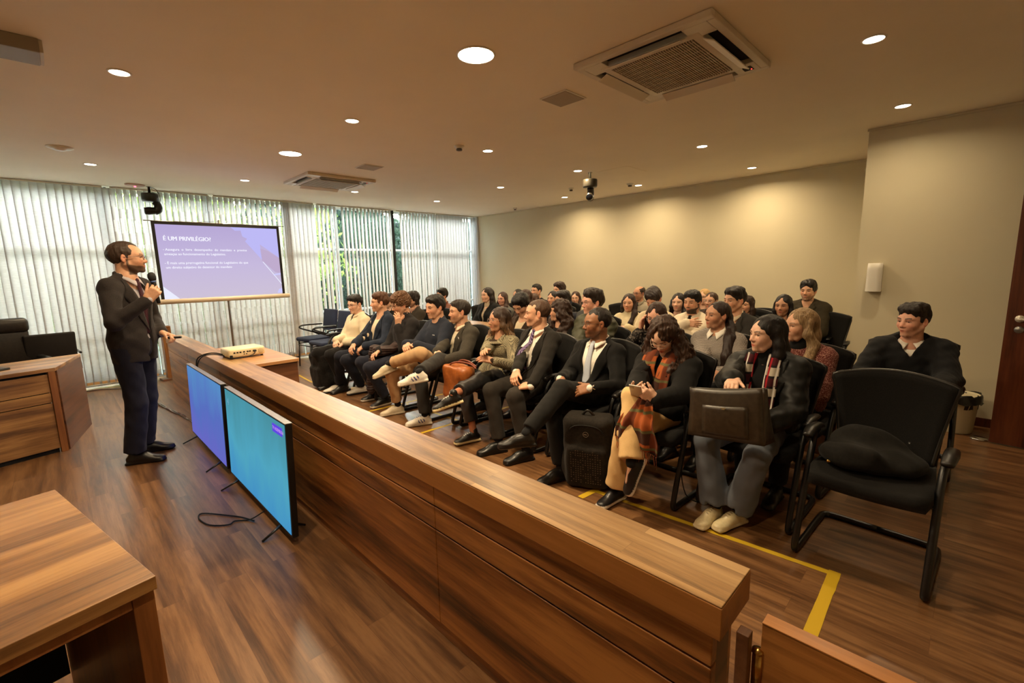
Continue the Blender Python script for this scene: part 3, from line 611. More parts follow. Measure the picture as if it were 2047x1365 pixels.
o = MB().tube([(.70, 3.0, .012), (.66, 3.12, .006), (.60, 3.22, .006), (.50, 3.36, .006), (.47, 3.30, .006), (.50, 3.16, .006), (.58, 3.08, .006), (.62, 3.10, .006), (.69, 3.04, .01), (.76, 3.0, .05)], .004, 6).put('power_cable', M_RUB)
tag(o, 'looped black cable on the floor in front of the turquoise television', 'cable')
# cables by the wall end of the bench
o = empty('cable_bundle', (.8, 6.3, 0), 0, 'grey and red bundle of cables on the floor along the counter', 'cable'); rr = random.Random(5)
for k, c in enumerate([(150, 145, 140), (110, 60, 50), (190, 188, 184), (60, 56, 54), (120, 115, 108)]):
    pts = [(-.08+.17*q/9+rr.uniform(-.012, .012), .55-1.35*q/9, .008+rr.uniform(0, .012)) for q in range(10)]
    MB().tube(pts, .0055, 6).put('cable', plain('cable_%d' % k, c, .5), o)
o = empty('floor_cables', (.35, 8.38, 0), 0, 'loose white and red cables on the floor under the blinds', 'cable')
for k, c in enumerate([(210, 205, 200), (150, 70, 60), (90, 88, 86)]):
    MB().tube([(-.25, .0, .006), (-.1, .02-.02*k, .008), (.02, -.05-.02*k, .008), (.12, -.16, .008), (.2, -.12-.02*k, .01), (.3, -.2, .008)], .005, 6).put('cable', plain('cable_b%d' % k, c, .5), o)
# narrow post by the windows
o = empty('wooden_post', (1.10, 8.36, 0), .1, 'narrow wooden post with a flat foot against the blinds, behind the speaker', 'post')
MB().box((-.055, -.055, .03), (.055, .055, .80), .004).put('shaft', wood('post_wood', (90, 54, 26), (140, 90, 46), (170, 116, 64), 'Z', .4, None, .5), o); MB().box((-.13, -.10, 0), (.13, .10, .03), .004).put('foot', M_DESKS, o)

# ---------------------------------------------------------------- projector and its table
o = empty('projector_table', (1.32, 4.95, 0), 0, 'small wooden table carrying the projector, on the audience side of the counter', 'table')
MB().box((-.18, -.66, .722), (.19, .66, .75), .002).put('table_top', wood('table_laminate', (150, 104, 62), (178, 128, 82), (198, 150, 102), 'X', .33, None, .5), o)
MB().box((-.17, -.645, 0), (.18, -.62, .721), .002).put('side_panel', M_DESKS, o); MB().box((-.17, .62, 0), (.18, .645, .721), .002).put('side_panel', M_DESKS, o); MB().box((.15, -.62, .1), (.17, .62, .721), .002).put('modesty_panel', M_DESKS, o)
o = empty('projector', (1.20, 4.83, .751), math.radians(4), 'cream data projector with cables plugged into its back', 'projector')
MP = plain('projector_shell', (232, 214, 176), .35); MB().box((-.155, -.12, .012), (.155, .12, .092), .02, seg=3).put('body', MP, o)
m = MB()
for x in (-.11, -.085, -.06, -.03, .0, .02): m.box((x-.008, -.1235, .052), (x+.008, -.119, .064), .001)
for x in (-.03, -.01): m.box((x-.005, -.1235, .034), (x+.005, -.119, .042), .001)
m.put('ports', M_DARKG, o); MB().lathe([(0, .002), (.024, .002), (.026, 0)], 20, 0, T(.115, -.120, .05) @ RX(PI/2)).put('vent', plain('vent_plastic', (205, 186, 148), .5), o)
MB().lathe([(0, .004), (.03, .004), (.034, 0)], 24, 0, T(-.07, .120, .055) @ RX(-PI/2)).put('lens', M_LENS, o)
m = MB()
for x in (-.13, .13): m.lathe([(.012, 0), (.012, .013)], 10, 0, T(x, -.09, 0)).lathe([(.012, 0), (.012, .013)], 10, 0, T(x, .09, 0))
m.put('feet', M_RUB, o); m = MB()
m.tube([(.06, -.122, .06), (.055, -.15, .055), (.03, -.165, .03), (-.06, -.16, .012), (-.14, -.14, .012), (-.17, -.1, .02)], .004, 6).box((-.15, -.14, .012), (-.13, -.118, .04), .003).box((.045, -.145, .05), (.07, -.12, .066), .003); m.put('plug_leads', M_RUB, o)
o = MB().tube([(1.06, 4.86, .775), (1.00, 4.90, .80), (.93, 4.94, .80), (.87, 4.99, .765), (.855, 5.02, .70), (.86, 5.03, .60), (.87, 5.03, .35), (.88, 5.03, .05)], .006, 8).tube([(1.06, 4.83, .772), (.98, 4.86, .795), (.90, 4.90, .79), (.86, 4.94, .74), (.85, 4.96, .65), (.86, 4.97, .4), (.87, 4.97, .05)], .005, 8).put('projector_cable', M_RUB)
tag(o, 'pair of black cables arching from the projector over the counter edge', 'cable')

# ---------------------------------------------------------------- projection screen
SY = 7.3; sx0, sx1, sz0, sz1 = .965, 2.46, 1.215, 2.20
o = empty('projection_screen', ((sx0+sx1)/2, SY, 0), 0, 'tripod projection screen showing a lilac slide, in front of the blinds', 'projection screen'); cxs = (sx0+sx1)/2; w2 = (sx1-sx0)/2
MB().box((-w2, -.003, sz0), (w2, .003, sz1)).put('screen_fabric', M_BLACK, o)
MB().tube([(-w2-.06, 0, sz0-.02), (w2+.06, 0, sz0-.02)], .032, 16, sub=1).put('roller_case', plain('case_white', (222, 205, 180), .4), o)
MB().tube([(-w2-.07, 0, sz1+.004), (w2+.07, 0, sz1+.004)], .006, 8, sub=1).put('top_bar', M_CHROME, o)
MB().tube([(0, .03, .12), (0, .03, sz1+.05)], .012, 10, sub=1).tube([(0, .03, sz1+.05), (0, .0, sz1+.035)], .006, 8, sub=1).tube([(-.28, 0, sz1+.006), (-.1, 0, sz1+.028), (0, 0, sz1+.034), (.12, 0, sz1+.03), (.30, 0, sz1+.006)], .0025, 6).put('pole', M_GREYM, o)
for k in range(3):
    a = k*2*PI/3+.5; MB().tube([(0, .03, .42), (.42*math.cos(a), .03+.42*math.sin(a), .012)], .009, 8, sub=1).put('leg', M_GREYM, o)
def slidemat():
    t = NT('slide_lilac'); v = t.coord(); sp = t.N('ShaderNodeSeparateXYZ'); t.L(v, sp.inputs[0]); m = t.N('ShaderNodeMapRange'); m.inputs['From Min'].default_value = sz0; m.inputs['From Max'].default_value = sz1; t.L(sp.outputs['Z'], m.inputs['Value'])
    e = t.N('ShaderNodeEmission'); t.L(t.ramp(m.outputs[0], [(.0, rgb((206, 194, 216))), (.45, rgb((199, 186, 222))), (1, rgb((183, 168, 214)))]), e.inputs['Color']); t.L(e.outputs[0], t.out.inputs['Surface']); return t.m
bw = .035; ax0, ax1, az0, az1 = -w2+bw, w2-bw, sz0+.008, sz1-bw
def poly(name, pts, mat, off):
    P_ = [(ax0+u*(ax1-ax0), -.0045-off, az0+v*(az1-az0)) for u, v in pts]; return put(name, P_, [tuple(range(len(P_)))], mat, o, False)
poly('slide_background', [(0, 0), (1, 0), (1, 1), (0, 1)], slidemat(), 0)
poly('slide_sky', [(.585, 1), (.62, .95), (.67, .955), (.68, .87), (.72, .84), (.70, .80), (.84, .52), (.83, .76), (1, .56), (1, 1)], emis('slide_sky', (190, 186, 246), 1), .0006)
poly('slide_building', [(.835, .52), (.83, .70), (.9, .66), (1, .56), (1, .32), (.95, .34)], emis('slide_building', (192, 172, 206), 1), .0007)
poly('slide_cloud', [(.93, .31), (1, .33), (1, .30), (.93, .29)], emis('slide_cloud', (206, 204, 250), 1), .0009)
poly('slide_line', [(.838, .50), (.846, .50), (1, .17), (1, .15)], emis('slide_white', (236, 238, 255), 1), .0009)
poly('slide_corner', [(0, 0), (.115, 0), (0, .18)], emis('slide_white', (236, 238, 255), 1), .0009)
poly('slide_cloud', [(.95, .02), (1, .02), (1, .09), (.97, .08)], emis('slide_cloud', (206, 204, 250), 1), .0009)
MT = emis('slide_text_white', (244, 244, 255), 1.05); Wd = ax1-ax0; Hd = az1-az0
def sl(body, u, v, size, bold=.0, sp=1.0, wd=None):
    q = text_part('slide_lettering', body, size, T(ax0+u*Wd, -.0065, az0+v*Hd) @ RX(PI/2), MT, o, .0001, bold, spacing=sp)
    if wd:
        xs = [p_.co.x for p_ in q.data.vertices]; x0 = min(xs); k = wd*Wd/(max(xs)-x0)
        for p_ in q.data.vertices: p_.co.x = x0+(p_.co.x-x0)*k
for dx_ in (-.0011, 0, .0011, .0022): sl('É UM PRIVILÉGIO?', .045+dx_, .79, .074, .0, 1.0, .36)
sl('- Assegura  o  livre  desempenho  do  mandato  e  previne', .035, .655, .042, .0006, 1, .67)
sl('ameaças ao funcionamento do Legislativo.', .04, .595, .042, .0006, 1, .48)
sl('- É mais uma prerrogativa funcional do Legislativo do que', .035, .475, .042, .0006, 1, .67)
sl('um direito subjetivo do detentor do mandato', .04, .415, .042, .0006, 1, .52)

# ---------------------------------------------------------------- right side: dispenser, bin, door
o = empty('soap_dispenser', (PX, .72, 1.20), PI, 'white hand sanitiser dispenser on the wall right of the corner', 'dispenser')
def prof(z): return .105-.02*max(0, (z-.2)/.08)**2
m = MB(); m.grid(lambda u, v: ((.10-.022*(2*u-1)**4-.05*max(0, v-.8)**2*12)*1.0, (u-.5)*.125*(1-.06*v), .005+.275*v), 10, 12).raw([], [])
m.box((0, -.058, 0), (.075, .058, .268), .012, seg=3).put('body', M_WHITEP, o)
MB().box((.07, -.03, .0), (.092, .03, .07), .008, seg=3).put('push_lever', M_WHITEP, o); MB().box((.07, -.04, .105), (.086, .04, .26), .012, seg=3).put('front_cover', M_WHITEP, o)
text_part('dispenser_lettering', 'álcool gel', .013, T(.0868, -.03, .132) @ RZ(PI/2) @ RX(PI/2), plain('grey_ink', (110, 104, 110), .6), o, .0001)
o = empty('waste_bin', (5.52, .03, 0), 0, 'cream round waste bin with a black liner by the wall', 'bin'); MB().lathe([(.115, 0), (.12, .01), (.142, .33), (.146, .34), (.138, .34), (.135, .32), (.112, .012), (0, .012)], 32).put('bucket', plain('bin_cream', (206, 196, 164), .5), o)
m = MB(); n = 32; vs = []; fs = []
for j, (rad, z) in enumerate([(.134, .22), (.14, .335), (.152, .348), (.158, .325), (.160, .285), (.163, .27)]):
    for k in range(n): a = 2*PI*k/n; q = .005*math.sin(a*7+j)+.004*math.sin(a*13+2*j); vs.append(((rad+q)*math.cos(a), (rad+q)*math.sin(a), z+q*1.5))
for j in range(5):
    for k in range(n): fs.append((j*n+k, j*n+(k+1) % n, (j+1)*n+(k+1) % n, (j+1)*n+k))
m.raw(vs, fs, 0, True); m.put('bin_liner', plain('liner_black', (18, 18, 17), .3), o)
DR = struct(MB().box((0, -.95, .012), (.04, 0, 2.06), .002, 0).put('door_1', M_DOOR)); DR.location = (5.30, -.185, 0); DR.rotation_euler = (0, 0, math.radians(-6))
m = MB(); m.lathe([(0, .012), (.026, .01), (.028, 0)], 24, 0, T(-.001, -.075, 1.03) @ RY(-PI/2)).tube([(-.01, -.075, 1.03), (-.05, -.075, 1.03), (-.055, -.09, 1.03), (-.055, -.20, 1.028)], .011, 10); m.put('handle', plain('satin_handle', (214, 206, 192), .3, .3), DR)
m = MB(); m.lathe([(0, .005), (.026, .004), (.028, 0)], 24, 0, T(-.001, -.078, .945) @ RY(-PI/2)); m.put('lock_plate', M_GREYM, DR)
o = MB().lathe([(.058, 0), (.058, .01), (.05, .016), (0, .018)], 24).put('door_stop', M_CHROME); o.location = (5.36, -.13, 0); tag(o, 'round metal door stop disc on the floor at the brown door', 'door stop')

# ---------------------------------------------------------------- yellow tape
M_TAPE = plain('yellow_tape', (206, 170, 36), .5); tr_ = random.Random(9)
tz_ = [0.0008]
def tape(name, a, b, w, label):
    tz_[0] += .0003
    a, b = Vector(a), Vector(b); L = (b-a).length; d = (b-a)/L; nrm = Vector((-d.y, d.x)); n = max(4, int(L/.05)); m = MB(); vs = []
    for i in range(n+1):
        p_ = a+d*L*i/n
        for s_ in (-1, 1): q = p_+nrm*(s_*w/2+tr_.uniform(-.0016, .0016)); vs.append((q.x, q.y, tz_[0]))
    m.raw(vs, [(2*i, 2*i+2, 2*i+3, 2*i+1) for i in range(n) if not (i > 2 and tr_.random() < .02)]); o_ = m.put(name, M_TAPE); tag(o_, label, 'floor tape')
tape('floor_tape', (2.52, .36), (2.44, 1.72), .034, 'long yellow tape line on the floor in front of the front row feet')
tape('floor_tape', (2.545, .36), (1.25, .33), .05, 'yellow tape strip running from the corner back to the swing gate')
tape('floor_tape', (2.22, 3.56), (4.0, 3.52), .035, 'short yellow tape strip on the floor under the houndstooth jacket row')
tape('floor_tape', (2.22, 4.575), (4.0, 4.50), .035, 'yellow tape strip on the floor beside the pale sneaker')
tape('floor_tape', (2.30, 1.72), (2.5, 1.70), .045, 'small yellow tape piece by the patterned backpack')
tape('floor_tape', (2.47, 7.1), (2.42, 6.45), .03, 'far yellow tape strip beside the black backpack')
tape('floor_tape', (2.75, 3.5), (2.72, 4.5), .03, 'yellow tape line under the front row chairs')
o = MB().lathe([(.022, 0), (.024, .002), (.034, .075), (.036, .078), (.033, .078), (.023, .004), (0, .004)], 20).put('plastic_cup', plain('cup_white', (216, 204, 182), .4)); o.location = (2.53, 5.42, 0); tag(o, 'small white plastic cup on the floor by the front row shoes', 'cup')
# audience counter between second and third row
o = empty('audience_counter', (4.26, 3.2, 0), 0, 'long narrow wooden counter between the second and third audience rows', 'counter')
MB().box((-.16, -2.56, .735), (.16, 2.6, .755), .002).put('top_surface', M_BTOP, o); MB().box((-.161, -2.561, .66), (.161, 2.601, .7345), .002).put('top_edge', M_BEDGE, o)
MB().box((-.13, -2.5, 0), (-.10, 2.55, .66), .002).put('front_panel', M_DESKS, o); MB().box((.10, -2.5, 0), (.13, 2.55, .66), .002).put('back_panel', M_DESKS, o)
# ---------------------------------------------------------------- implicit surface modelling (for bodies, clothes, hair, bags)
def V3(*a): return np.array(a, dtype=np.float64)
def nrm(v): v = np.asarray(v, float); return v/max(1e-9, np.linalg.norm(v))
def sm_min(a, b, k):
    h = np.maximum(k-np.abs(a-b), 0)/k; return np.minimum(a, b)-h*h*k*.25
def ell(c, r, R=None, k=.02, op='u'):
    c = np.asarray(c, float); r = np.asarray(r, float); R = np.eye(3) if R is None else np.asarray(R, float)
    ext = np.sqrt(((R*r)**2).sum(1))
    def f(X, Y, Z):
        x, y, z = X-c[0], Y-c[1], Z-c[2]
        a = (R[0, 0]*x+R[1, 0]*y+R[2, 0]*z); b = (R[0, 1]*x+R[1, 1]*y+R[2, 1]*z); d = (R[0, 2]*x+R[1, 2]*y+R[2, 2]*z)
        k0 = np.sqrt((a/r[0])**2+(b/r[1])**2+(d/r[2])**2); k1 = np.sqrt((a/r[0]**2)**2+(b/r[1]**2)**2+(d/r[2]**2)**2)+1e-6
        return k0*(k0-1)/k1
    return dict(lo=c-ext, hi=c+ext, f=f, k=k, op=op)
def cap(a, b, ra, rb=None, k=.02, op='u'):
    a = np.asarray(a, float); b = np.asarray(b, float); rb = ra if rb is None else rb; ab = b-a; L = max(1e-9, ab@ab)
    def f(X, Y, Z):
        x, y, z = X-a[0], Y-a[1], Z-a[2]; t = np.clip((x*ab[0]+y*ab[1]+z*ab[2])/L, 0, 1)
        return np.sqrt((x-t*ab[0])**2+(y-t*ab[1])**2+(z-t*ab[2])**2)-(ra+(rb-ra)*t)
    r = max(ra, rb); return dict(lo=np.minimum(a, b)-r, hi=np.maximum(a, b)+r, f=f, k=k, op=op)
def chain(pts, rs, k=.02, op='u'):
    return [cap(pts[i], pts[i+1], rs[i], rs[i+1], k, op) for i in range(len(pts)-1)]
def rbox(c, h, R=None, rad=.01, k=.01, op='u'):
    c = np.asarray(c, float); h = np.asarray(h, float)-rad; R = np.eye(3) if R is None else np.asarray(R, float); ext = np.abs(R)@(h+rad)
    def f(X, Y, Z):
        x, y, z = X-c[0], Y-c[1], Z-c[2]; q = [np.abs(R[0, i]*x+R[1, i]*y+R[2, i]*z)-h[i] for i in range(3)]
        return np.sqrt(np.maximum(q[0], 0)**2+np.maximum(q[1], 0)**2+np.maximum(q[2], 0)**2)+np.minimum(np.maximum(q[0], np.maximum(q[1], q[2])), 0)-rad
    return dict(lo=c-ext, hi=c+ext, f=f, k=k, op=op)
def func(lo, hi, f, k=.01, op='u'): return dict(lo=np.asarray(lo, float), hi=np.asarray(hi, float), f=f, k=k, op=op)
def wob(X, Y, Z, fr, seed=0):
    r = random.Random(seed); s = 0
    for i in range(4):
        a, b, c = [r.uniform(-1, 1) for _ in range(3)]; p = r.uniform(0, 6.3); q = r.uniform(0, 6.3); a2, b2, c2 = [r.uniform(-1, 1) for _ in range(3)]
        s = s+np.sin(fr[0]*a*X+fr[1]*b*Y+fr[2]*c*Z+p)*np.sin(fr[0]*a2*X*1.4+fr[1]*b2*Y*1.4+fr[2]*c2*Z*1.4+q)
    return s*.5
def sdf_mesh(prims, h, noise=None):
    us = [p for p in prims if p['op'] == 'u']
    lo = np.min([p['lo'] for p in us], 0)-.012-2*h; hi = np.max([p['hi'] for p in us], 0)+.012+2*h
    n = np.ceil((hi-lo)/h).astype(int)+1
    ax = [(lo[i]+h*np.arange(n[i])).astype(np.float32) for i in range(3)]
    F = np.full(n, .06, np.float32)
    for p in prims:
        mg = p['k']+2*h+.01
        i0 = np.clip(np.floor((p['lo']-mg-lo)/h).astype(int), 0, n); i1 = np.clip(np.ceil((p['hi']+mg-lo)/h).astype(int)+1, 0, n)
        if (i1-i0 <= 0).any(): continue
        sl = tuple(slice(i0[j], i1[j]) for j in range(3))
        d = p['f'](ax[0][sl[0]][:, None, None], ax[1][sl[1]][None, :, None], ax[2][sl[2]][None, None, :]).astype(np.float32)
        if p['op'] == 'u': F[sl] = sm_min(F[sl], d, p['k'])
        elif p['op'] == 's': F[sl] = -sm_min(-F[sl], d, p['k'])
    if noise is not None: F = F+noise(ax[0][:, None, None], ax[1][None, :, None], ax[2][None, None, :]).astype(np.float32)
    F[0] = F[-1] = .05; F[:, 0] = F[:, -1] = .05; F[:, :, 0] = F[:, :, -1] = .05
    S = F < 0; m = tuple(k-1 for k in n)
    cnt = np.zeros(m, np.int8); off = [(a, b, c) for a in (0, 1) for b in (0, 1) for c in (0, 1)]
    g = lambda A, o: A[o[0]:o[0]+m[0], o[1]:o[1]+m[1], o[2]:o[2]+m[2]]
    for o in off: cnt += g(S, o)
    act = (cnt > 0) & (cnt < 8); idx = np.argwhere(act)
    if not len(idx): return np.zeros((0, 3)), np.zeros((0, 4), int)
    ids = np.full(m, -1, np.int64); ids[act] = np.arange(len(idx))
    acc = np.zeros((len(idx), 3)); c = np.zeros(len(idx)); I, J, K = idx.T
    val = {o: F[I+o[0], J+o[1], K+o[2]].astype(float) for o in off}
    for o in off:
        for d in range(3):
            if o[d]: continue
            e = list(o); e[d] = 1; e = tuple(e); a, b = val[o], val[e]; w = (a < 0) != (b < 0)
            t = np.where(w, a/np.where(w, a-b, 1), 0)
            P = np.tile(np.array(o, float), (len(idx), 1)); P[:, d] += t; acc += np.where(w[:, None], P, 0); c += w
    Vt = lo+h*(idx+acc/c[:, None])
    fs = []
    for d in range(3):
        u, v = (d+1) % 3, (d+2) % 3
        sA = [slice(None)]*3; sB = [slice(None)]*3; sA[d] = slice(0, -1); sB[d] = slice(1, None)
        cr = S[tuple(sA)] != S[tuple(sB)]; q = np.argwhere(cr)
        q = q[(q[:, u] > 0) & (q[:, v] > 0) & (q[:, u] < m[u]) & (q[:, v] < m[v])]
        def at(du, dv): r = q.copy(); r[:, u] -= du; r[:, v] -= dv; return ids[r[:, 0], r[:, 1], r[:, 2]]
        f = np.stack([at(1, 1), at(0, 1), at(0, 0), at(1, 0)], 1); ins = S[q[:, 0], q[:, 1], q[:, 2]]
        f[~ins] = f[~ins][:, ::-1]; fs.append(f)
    return Vt, np.concatenate(fs)
def fieldat(prims, P):
    F = np.full(len(P), .06)
    for p in prims:
        d = p['f'](P[:, 0], P[:, 1], P[:, 2])
        if p['op'] == 'u': F = sm_min(F, d, p['k'])
        else: F = -sm_min(-F, d, p['k'])
    return F
def surf(prims, B, Rt, nb, y, z, x0=.25, x1=-.05, n=70):
    """torso-forward coordinate where the solid is met at torso (y, z)"""
    xs = np.linspace(x0, x1, n); P = np.array([B(x, y, z) for x in xs]); F = fieldat(prims, P); i = np.argmax(F < 0)
    if F[i] >= 0 or i == 0: return None
    a, b = F[i-1], F[i]; return xs[i-1]+(xs[i]-xs[i-1])*a/(a-b)
def putn(name, parts, mat, parent, mats=None):
    """several (verts, faces, colours|None, material index) pieces joined into ONE mesh object"""
    vs, fs, cs, mi, k = [], [], [], [], 0
    for v, f, c, i in parts:
        if not len(v): continue
        vs.append(v); fs.append(f+k); k += len(v); cs.append(np.tile([.5, .5, .5, 1], (len(v), 1)) if c is None else c); mi.append(np.full(len(f), i))
    v = np.concatenate(vs); f = np.concatenate(fs); me = bpy.data.meshes.new(name)
    me.vertices.add(len(v)); me.vertices.foreach_set('co', v.astype(np.float32).ravel()); me.loops.add(len(f)*4); me.loops.foreach_set('vertex_index', f.astype(np.int32).ravel())
    me.polygons.add(len(f)); me.polygons.foreach_set('loop_start', np.arange(0, len(f)*4, 4, dtype=np.int32)); me.polygons.foreach_set('loop_total', np.full(len(f), 4, np.int32))
    for q in (mats or [mat]): me.materials.append(q)
    me.polygons.foreach_set('material_index', np.concatenate(mi).astype(np.int32)); me.polygons.foreach_set('use_smooth', np.ones(len(f), bool)); me.update(calc_edges=True)
    a = me.color_attributes.new('Col', 'FLOAT_COLOR', 'POINT'); a.data.foreach_set('color', np.concatenate(cs).astype(np.float32).ravel())
    o = bpy.data.objects.new(name, me); C.objects.link(o); o.parent = parent; return o
def one(name, prims, h, mat, parent, noise=None):
    v, f = sdf_mesh(prims, h, noise); return putn(name, [(v, f, None, 0)], mat, parent) if len(v) else None
def ik(a, t, l1, l2, pole):
    a, t = np.asarray(a, float), np.asarray(t, float); d = t-a; L = np.linalg.norm(d)
    if L > (l1+l2)*.998: t = a+d/L*(l1+l2)*.998; d = t-a; L = np.linalg.norm(d)
    u = d/L; p = nrm(np.asarray(pole, float)-u*(np.asarray(pole, float)@u)); x = (l1*l1-l2*l2+L*L)/(2*L); h = math.sqrt(max(1e-8, l1*l1-x*x)); return a+u*x+p*h, t
def rotm(ax, a):
    ax = nrm(ax); K = np.array([[0, -ax[2], ax[1]], [ax[2], 0, -ax[0]], [-ax[1], ax[0], 0]]); return np.eye(3)+math.sin(a)*K+(1-math.cos(a))*K@K
SK = {'light': (214, 163, 131), 'fair': (226, 180, 152), 'tan': (198, 146, 114), 'olive': (190, 140, 106), 'brown': (150, 102, 70), 'pink': (220, 164, 138)}
M_SKIN = attrmat('skin', .5, .06); M_SHOE = attrmat('shoe_leather', .35)

def hand_prims(w, d, n, side, curl=.5, s=1.0, thumb=.5, spread=.12):
    """w wrist, d finger direction, n back-of-hand normal, side +1 left / -1 right; curl: one value or five (thumb..little)"""
    d = nrm(d); n = np.asarray(n, float); n = nrm(n-d*(n@d)); t = np.cross(n, d)*(-side)   # towards the thumb
    cu = [curl]*5 if not hasattr(curl, '__len__') else curl
    P = []; w = np.asarray(w, float)
    ys = [.030, .010, -.010, -.028]; Ls = [.072, .080, .075, .058]; kx = [.088, .092, .088, .080]
    for i in range(4):
        kn = w+(d*kx[i]+t*ys[i])*s; P.append(cap(w+(t*ys[i]*.65+d*.012)*s, kn, .0145*s, .0118*s, .014))
        ang = 0; p = kn; dd = d+t*(1.5-i)*spread*.5; dd = nrm(dd)
        for j, (fr, r0, r1) in enumerate(((.44, .0098, .0088), (.32, .0088, .0080), (.24, .0080, .0066))):
            ang += cu[i+1]*(1.15, 1.35, .8)[j]; v = dd*math.cos(ang)-n*math.sin(ang); q = p+v*Ls[i]*fr*s; P.append(cap(p, q, r0*s, r1*s, .005)); p = q
    b = w+(d*.020+t*.022)*s; P.append(cap(w, b, .017*s, .016*s, .014))
    ta = .75-.45*thumb; v = nrm(d*math.cos(ta)+t*math.sin(ta)-n*.35*cu[0]); q = b+v*.042*s; P.append(cap(b, q, .0155*s, .0115*s, .014))
    v2 = nrm(v*math.cos(.5*cu[0])+(d*.4-n*.7)*math.sin(.5*cu[0])); q2 = q+v2*.032*s; P.append(cap(q, q2, .0105*s, .0095*s, .006)); v3 = nrm(v2+(d*.3-n*.5)*.5*cu[0]); P.append(cap(q2, q2+v3*.024*s, .0095*s, .0075*s, .005))
    return P

def head_prims(Hc, R, s, fem):
    """head-local frame: x forward, y left, z up"""
    p = lambda x, y, z: Hc+R@(V3(x, y, z)*s)
    E = lambda x, y, z, r, k=.015, op='u': ell(p(x, y, z), V3(*r)*s, R, k*s, op)
    Cc = lambda a, b, ra, rb=None, k=.015, op='u': cap(p(*a), p(*b), ra*s, (ra if rb is None else rb)*s, k*s, op)
    jw = .039 if fem else .049
    P = [E(-.014, 0, .032, (.098, .074, .083), .02), E(.030, 0, .012, (.066, .060, .066), .03), E(.036, 0, -.040, (.053, .050, .062), .03)]
    for y in (-1, 1):
        P += [Cc((-.002, y*(jw+.006), -.045), (.045, y*.026, -.094), .022, .016, .022), E(.058, y*.036, -.030, (.023, .019, .022), .032), E(.064, y*.030, .020, (.026, .024, .012), .015)]
    P += [E(.075, 0, -.100, (.018, .018 if fem else .022, .015), .02), Cc((.048, 0, -.06), (.077, 0, -.066), .026, .0175, .03)]
    for y in (-1, 1): P.append(E(.096, y*.031, -.002, (.017, .019, .0125), .010, 's'))
    P += [Cc((.084, 0, .010), (.106, 0, -.030), .0075, .0105, .012), E(.104, 0, -.034, (.013, .011, .010), .008)]
    for y in (-1, 1): P.append(E(.095, y*.0125, -.037, (.010, .0085, .0075), .006))
    for y in (-1, 1):   # eyelids, brow
        P += [Cc((.081, y*.043, -.001), (.087, y*.031, .0055), .0042, .0042, .004), Cc((.087, y*.031, .0055), (.085, y*.019, .0), .0042, .0038, .004), Cc((.080, y*.042, -.009), (.084, y*.030, -.013), .0036, .0036, .006), Cc((.084, y*.030, -.013), (.084, y*.020, -.008), .0036, .0032, .006)]
        P.append(Cc((.080, y*.046, .019), (.092, y*.018, .017), .0046 if not fem else .003, .0055 if not fem else .003, .009))
    P += [Cc((.079, -.0175, -.0655), (.0905, 0, -.0615), .0034, .0050, .006), Cc((.079, .0175, -.0655), (.0905, 0, -.0615), .0034, .0050, .006), Cc((.079, -.015, -.069), (.0890, 0, -.0735), .0034, .0055, .006), Cc((.079, .015, -.069), (.0890, 0, -.0735), .0034, .0055, .006)]
    for y in (-1, 1):   # ears
        P += [ell(p(-.008, y*.077, -.006), V3(.017, .0075, .030)*s, R@rotm((0, 0, 1), -y*.35), .008*s), ell(p(-.004, y*.085, -.002), V3(.009, .005, .017)*s, R@rotm((0, 0, 1), -y*.35), .004*s, 's')]
    return P, p
def head_cols(v, Hc, R, s, skin, brow, lip, beard=None, bst=0, fem=False, blush=.25):
    q = (v-Hc)@R/s; x, y, z = q.T; base = np.array(rgb(skin)); c = np.tile(base, (len(v), 1)); ay = np.abs(y)
    def mix(w, col): w = np.clip(w, 0, 1)[:, None]; c[:] = c*(1-w)+np.array(rgb(col))*w
    g = lambda a, b, e: np.exp(-((a)**2/e[0]**2+(b)**2/e[1]**2))
    red = tuple(int(a*b) for a, b in zip(skin, (1.04, .80, .76)))
    mix(blush*1.3*g(ay-.042, z+.03, (.02, .018))*(x > .02), red); mix(.35*g(y, z+.034, (.016, .012))*(x > .09), red); mix(.4*(ay > .075)*(np.abs(z) < .04)*(x > -.04)*(x < .03), red)
    if beard is not None:
        w = np.clip((-.058-z+.35*np.clip(.055-x, 0, 1))/.010, 0, 1)*np.clip((x+.002)/.008, 0, 1)*(z > -.125); w = np.maximum(w, np.clip((ay-.050)/.01, 0, 1)*np.clip((-.005-z)/.01, 0, 1)*(z > -.06)*(x > .002)*np.clip((.018-x)/.006, 0, 1))
        w = np.maximum(w, g(y, z+.052, (.026, .0065))*(x > .07)*1.3); w = w*(1-g(y, z+.067, (.016, .0075))*(x > .07)); mix(w*bst, beard)
    if bst and beard is None: pass
    mix((1.7 if fem else 1.25)*g(y, z+.0675, (.0165, .0066))*(x > .074), lip); mix(.8*g(y, z+.0675, (.0165, .0011))*(x > .075), tuple(int(k*.45) for k in lip))
    bz = .0195+.004*np.sin((ay-.018)/.03*2.2); mix(1.4*np.exp(-((z-bz)**2/(.0036 if not fem else .0028)**2))*(ay > .012)*(ay < .050)*(x > .065), brow)
    lidw = np.exp(-((np.sqrt(((ay-.031)/.0135)**2+((z+.002)/.0078)**2)-1)**2)/.05)*(x > .07)*(z > -.004); mix((1.0 if fem else .75)*lidw, tuple(int(k*.5) for k in brow))
    return c
def sphere(c, r, n=10):
    vs = []; fs = []
    for i in range(n+1):
        for j in range(2*n): a = PI*i/n; b = PI*j/n; vs.append((math.sin(a)*math.cos(b), math.sin(a)*math.sin(b), math.cos(a)))
    for i in range(n):
        for j in range(2*n): fs.append((i*2*n+j, (i+1)*2*n+j, (i+1)*2*n+(j+1) % (2*n), i*2*n+(j+1) % (2*n)))
    return np.array(vs)*r+c, np.array(fs)

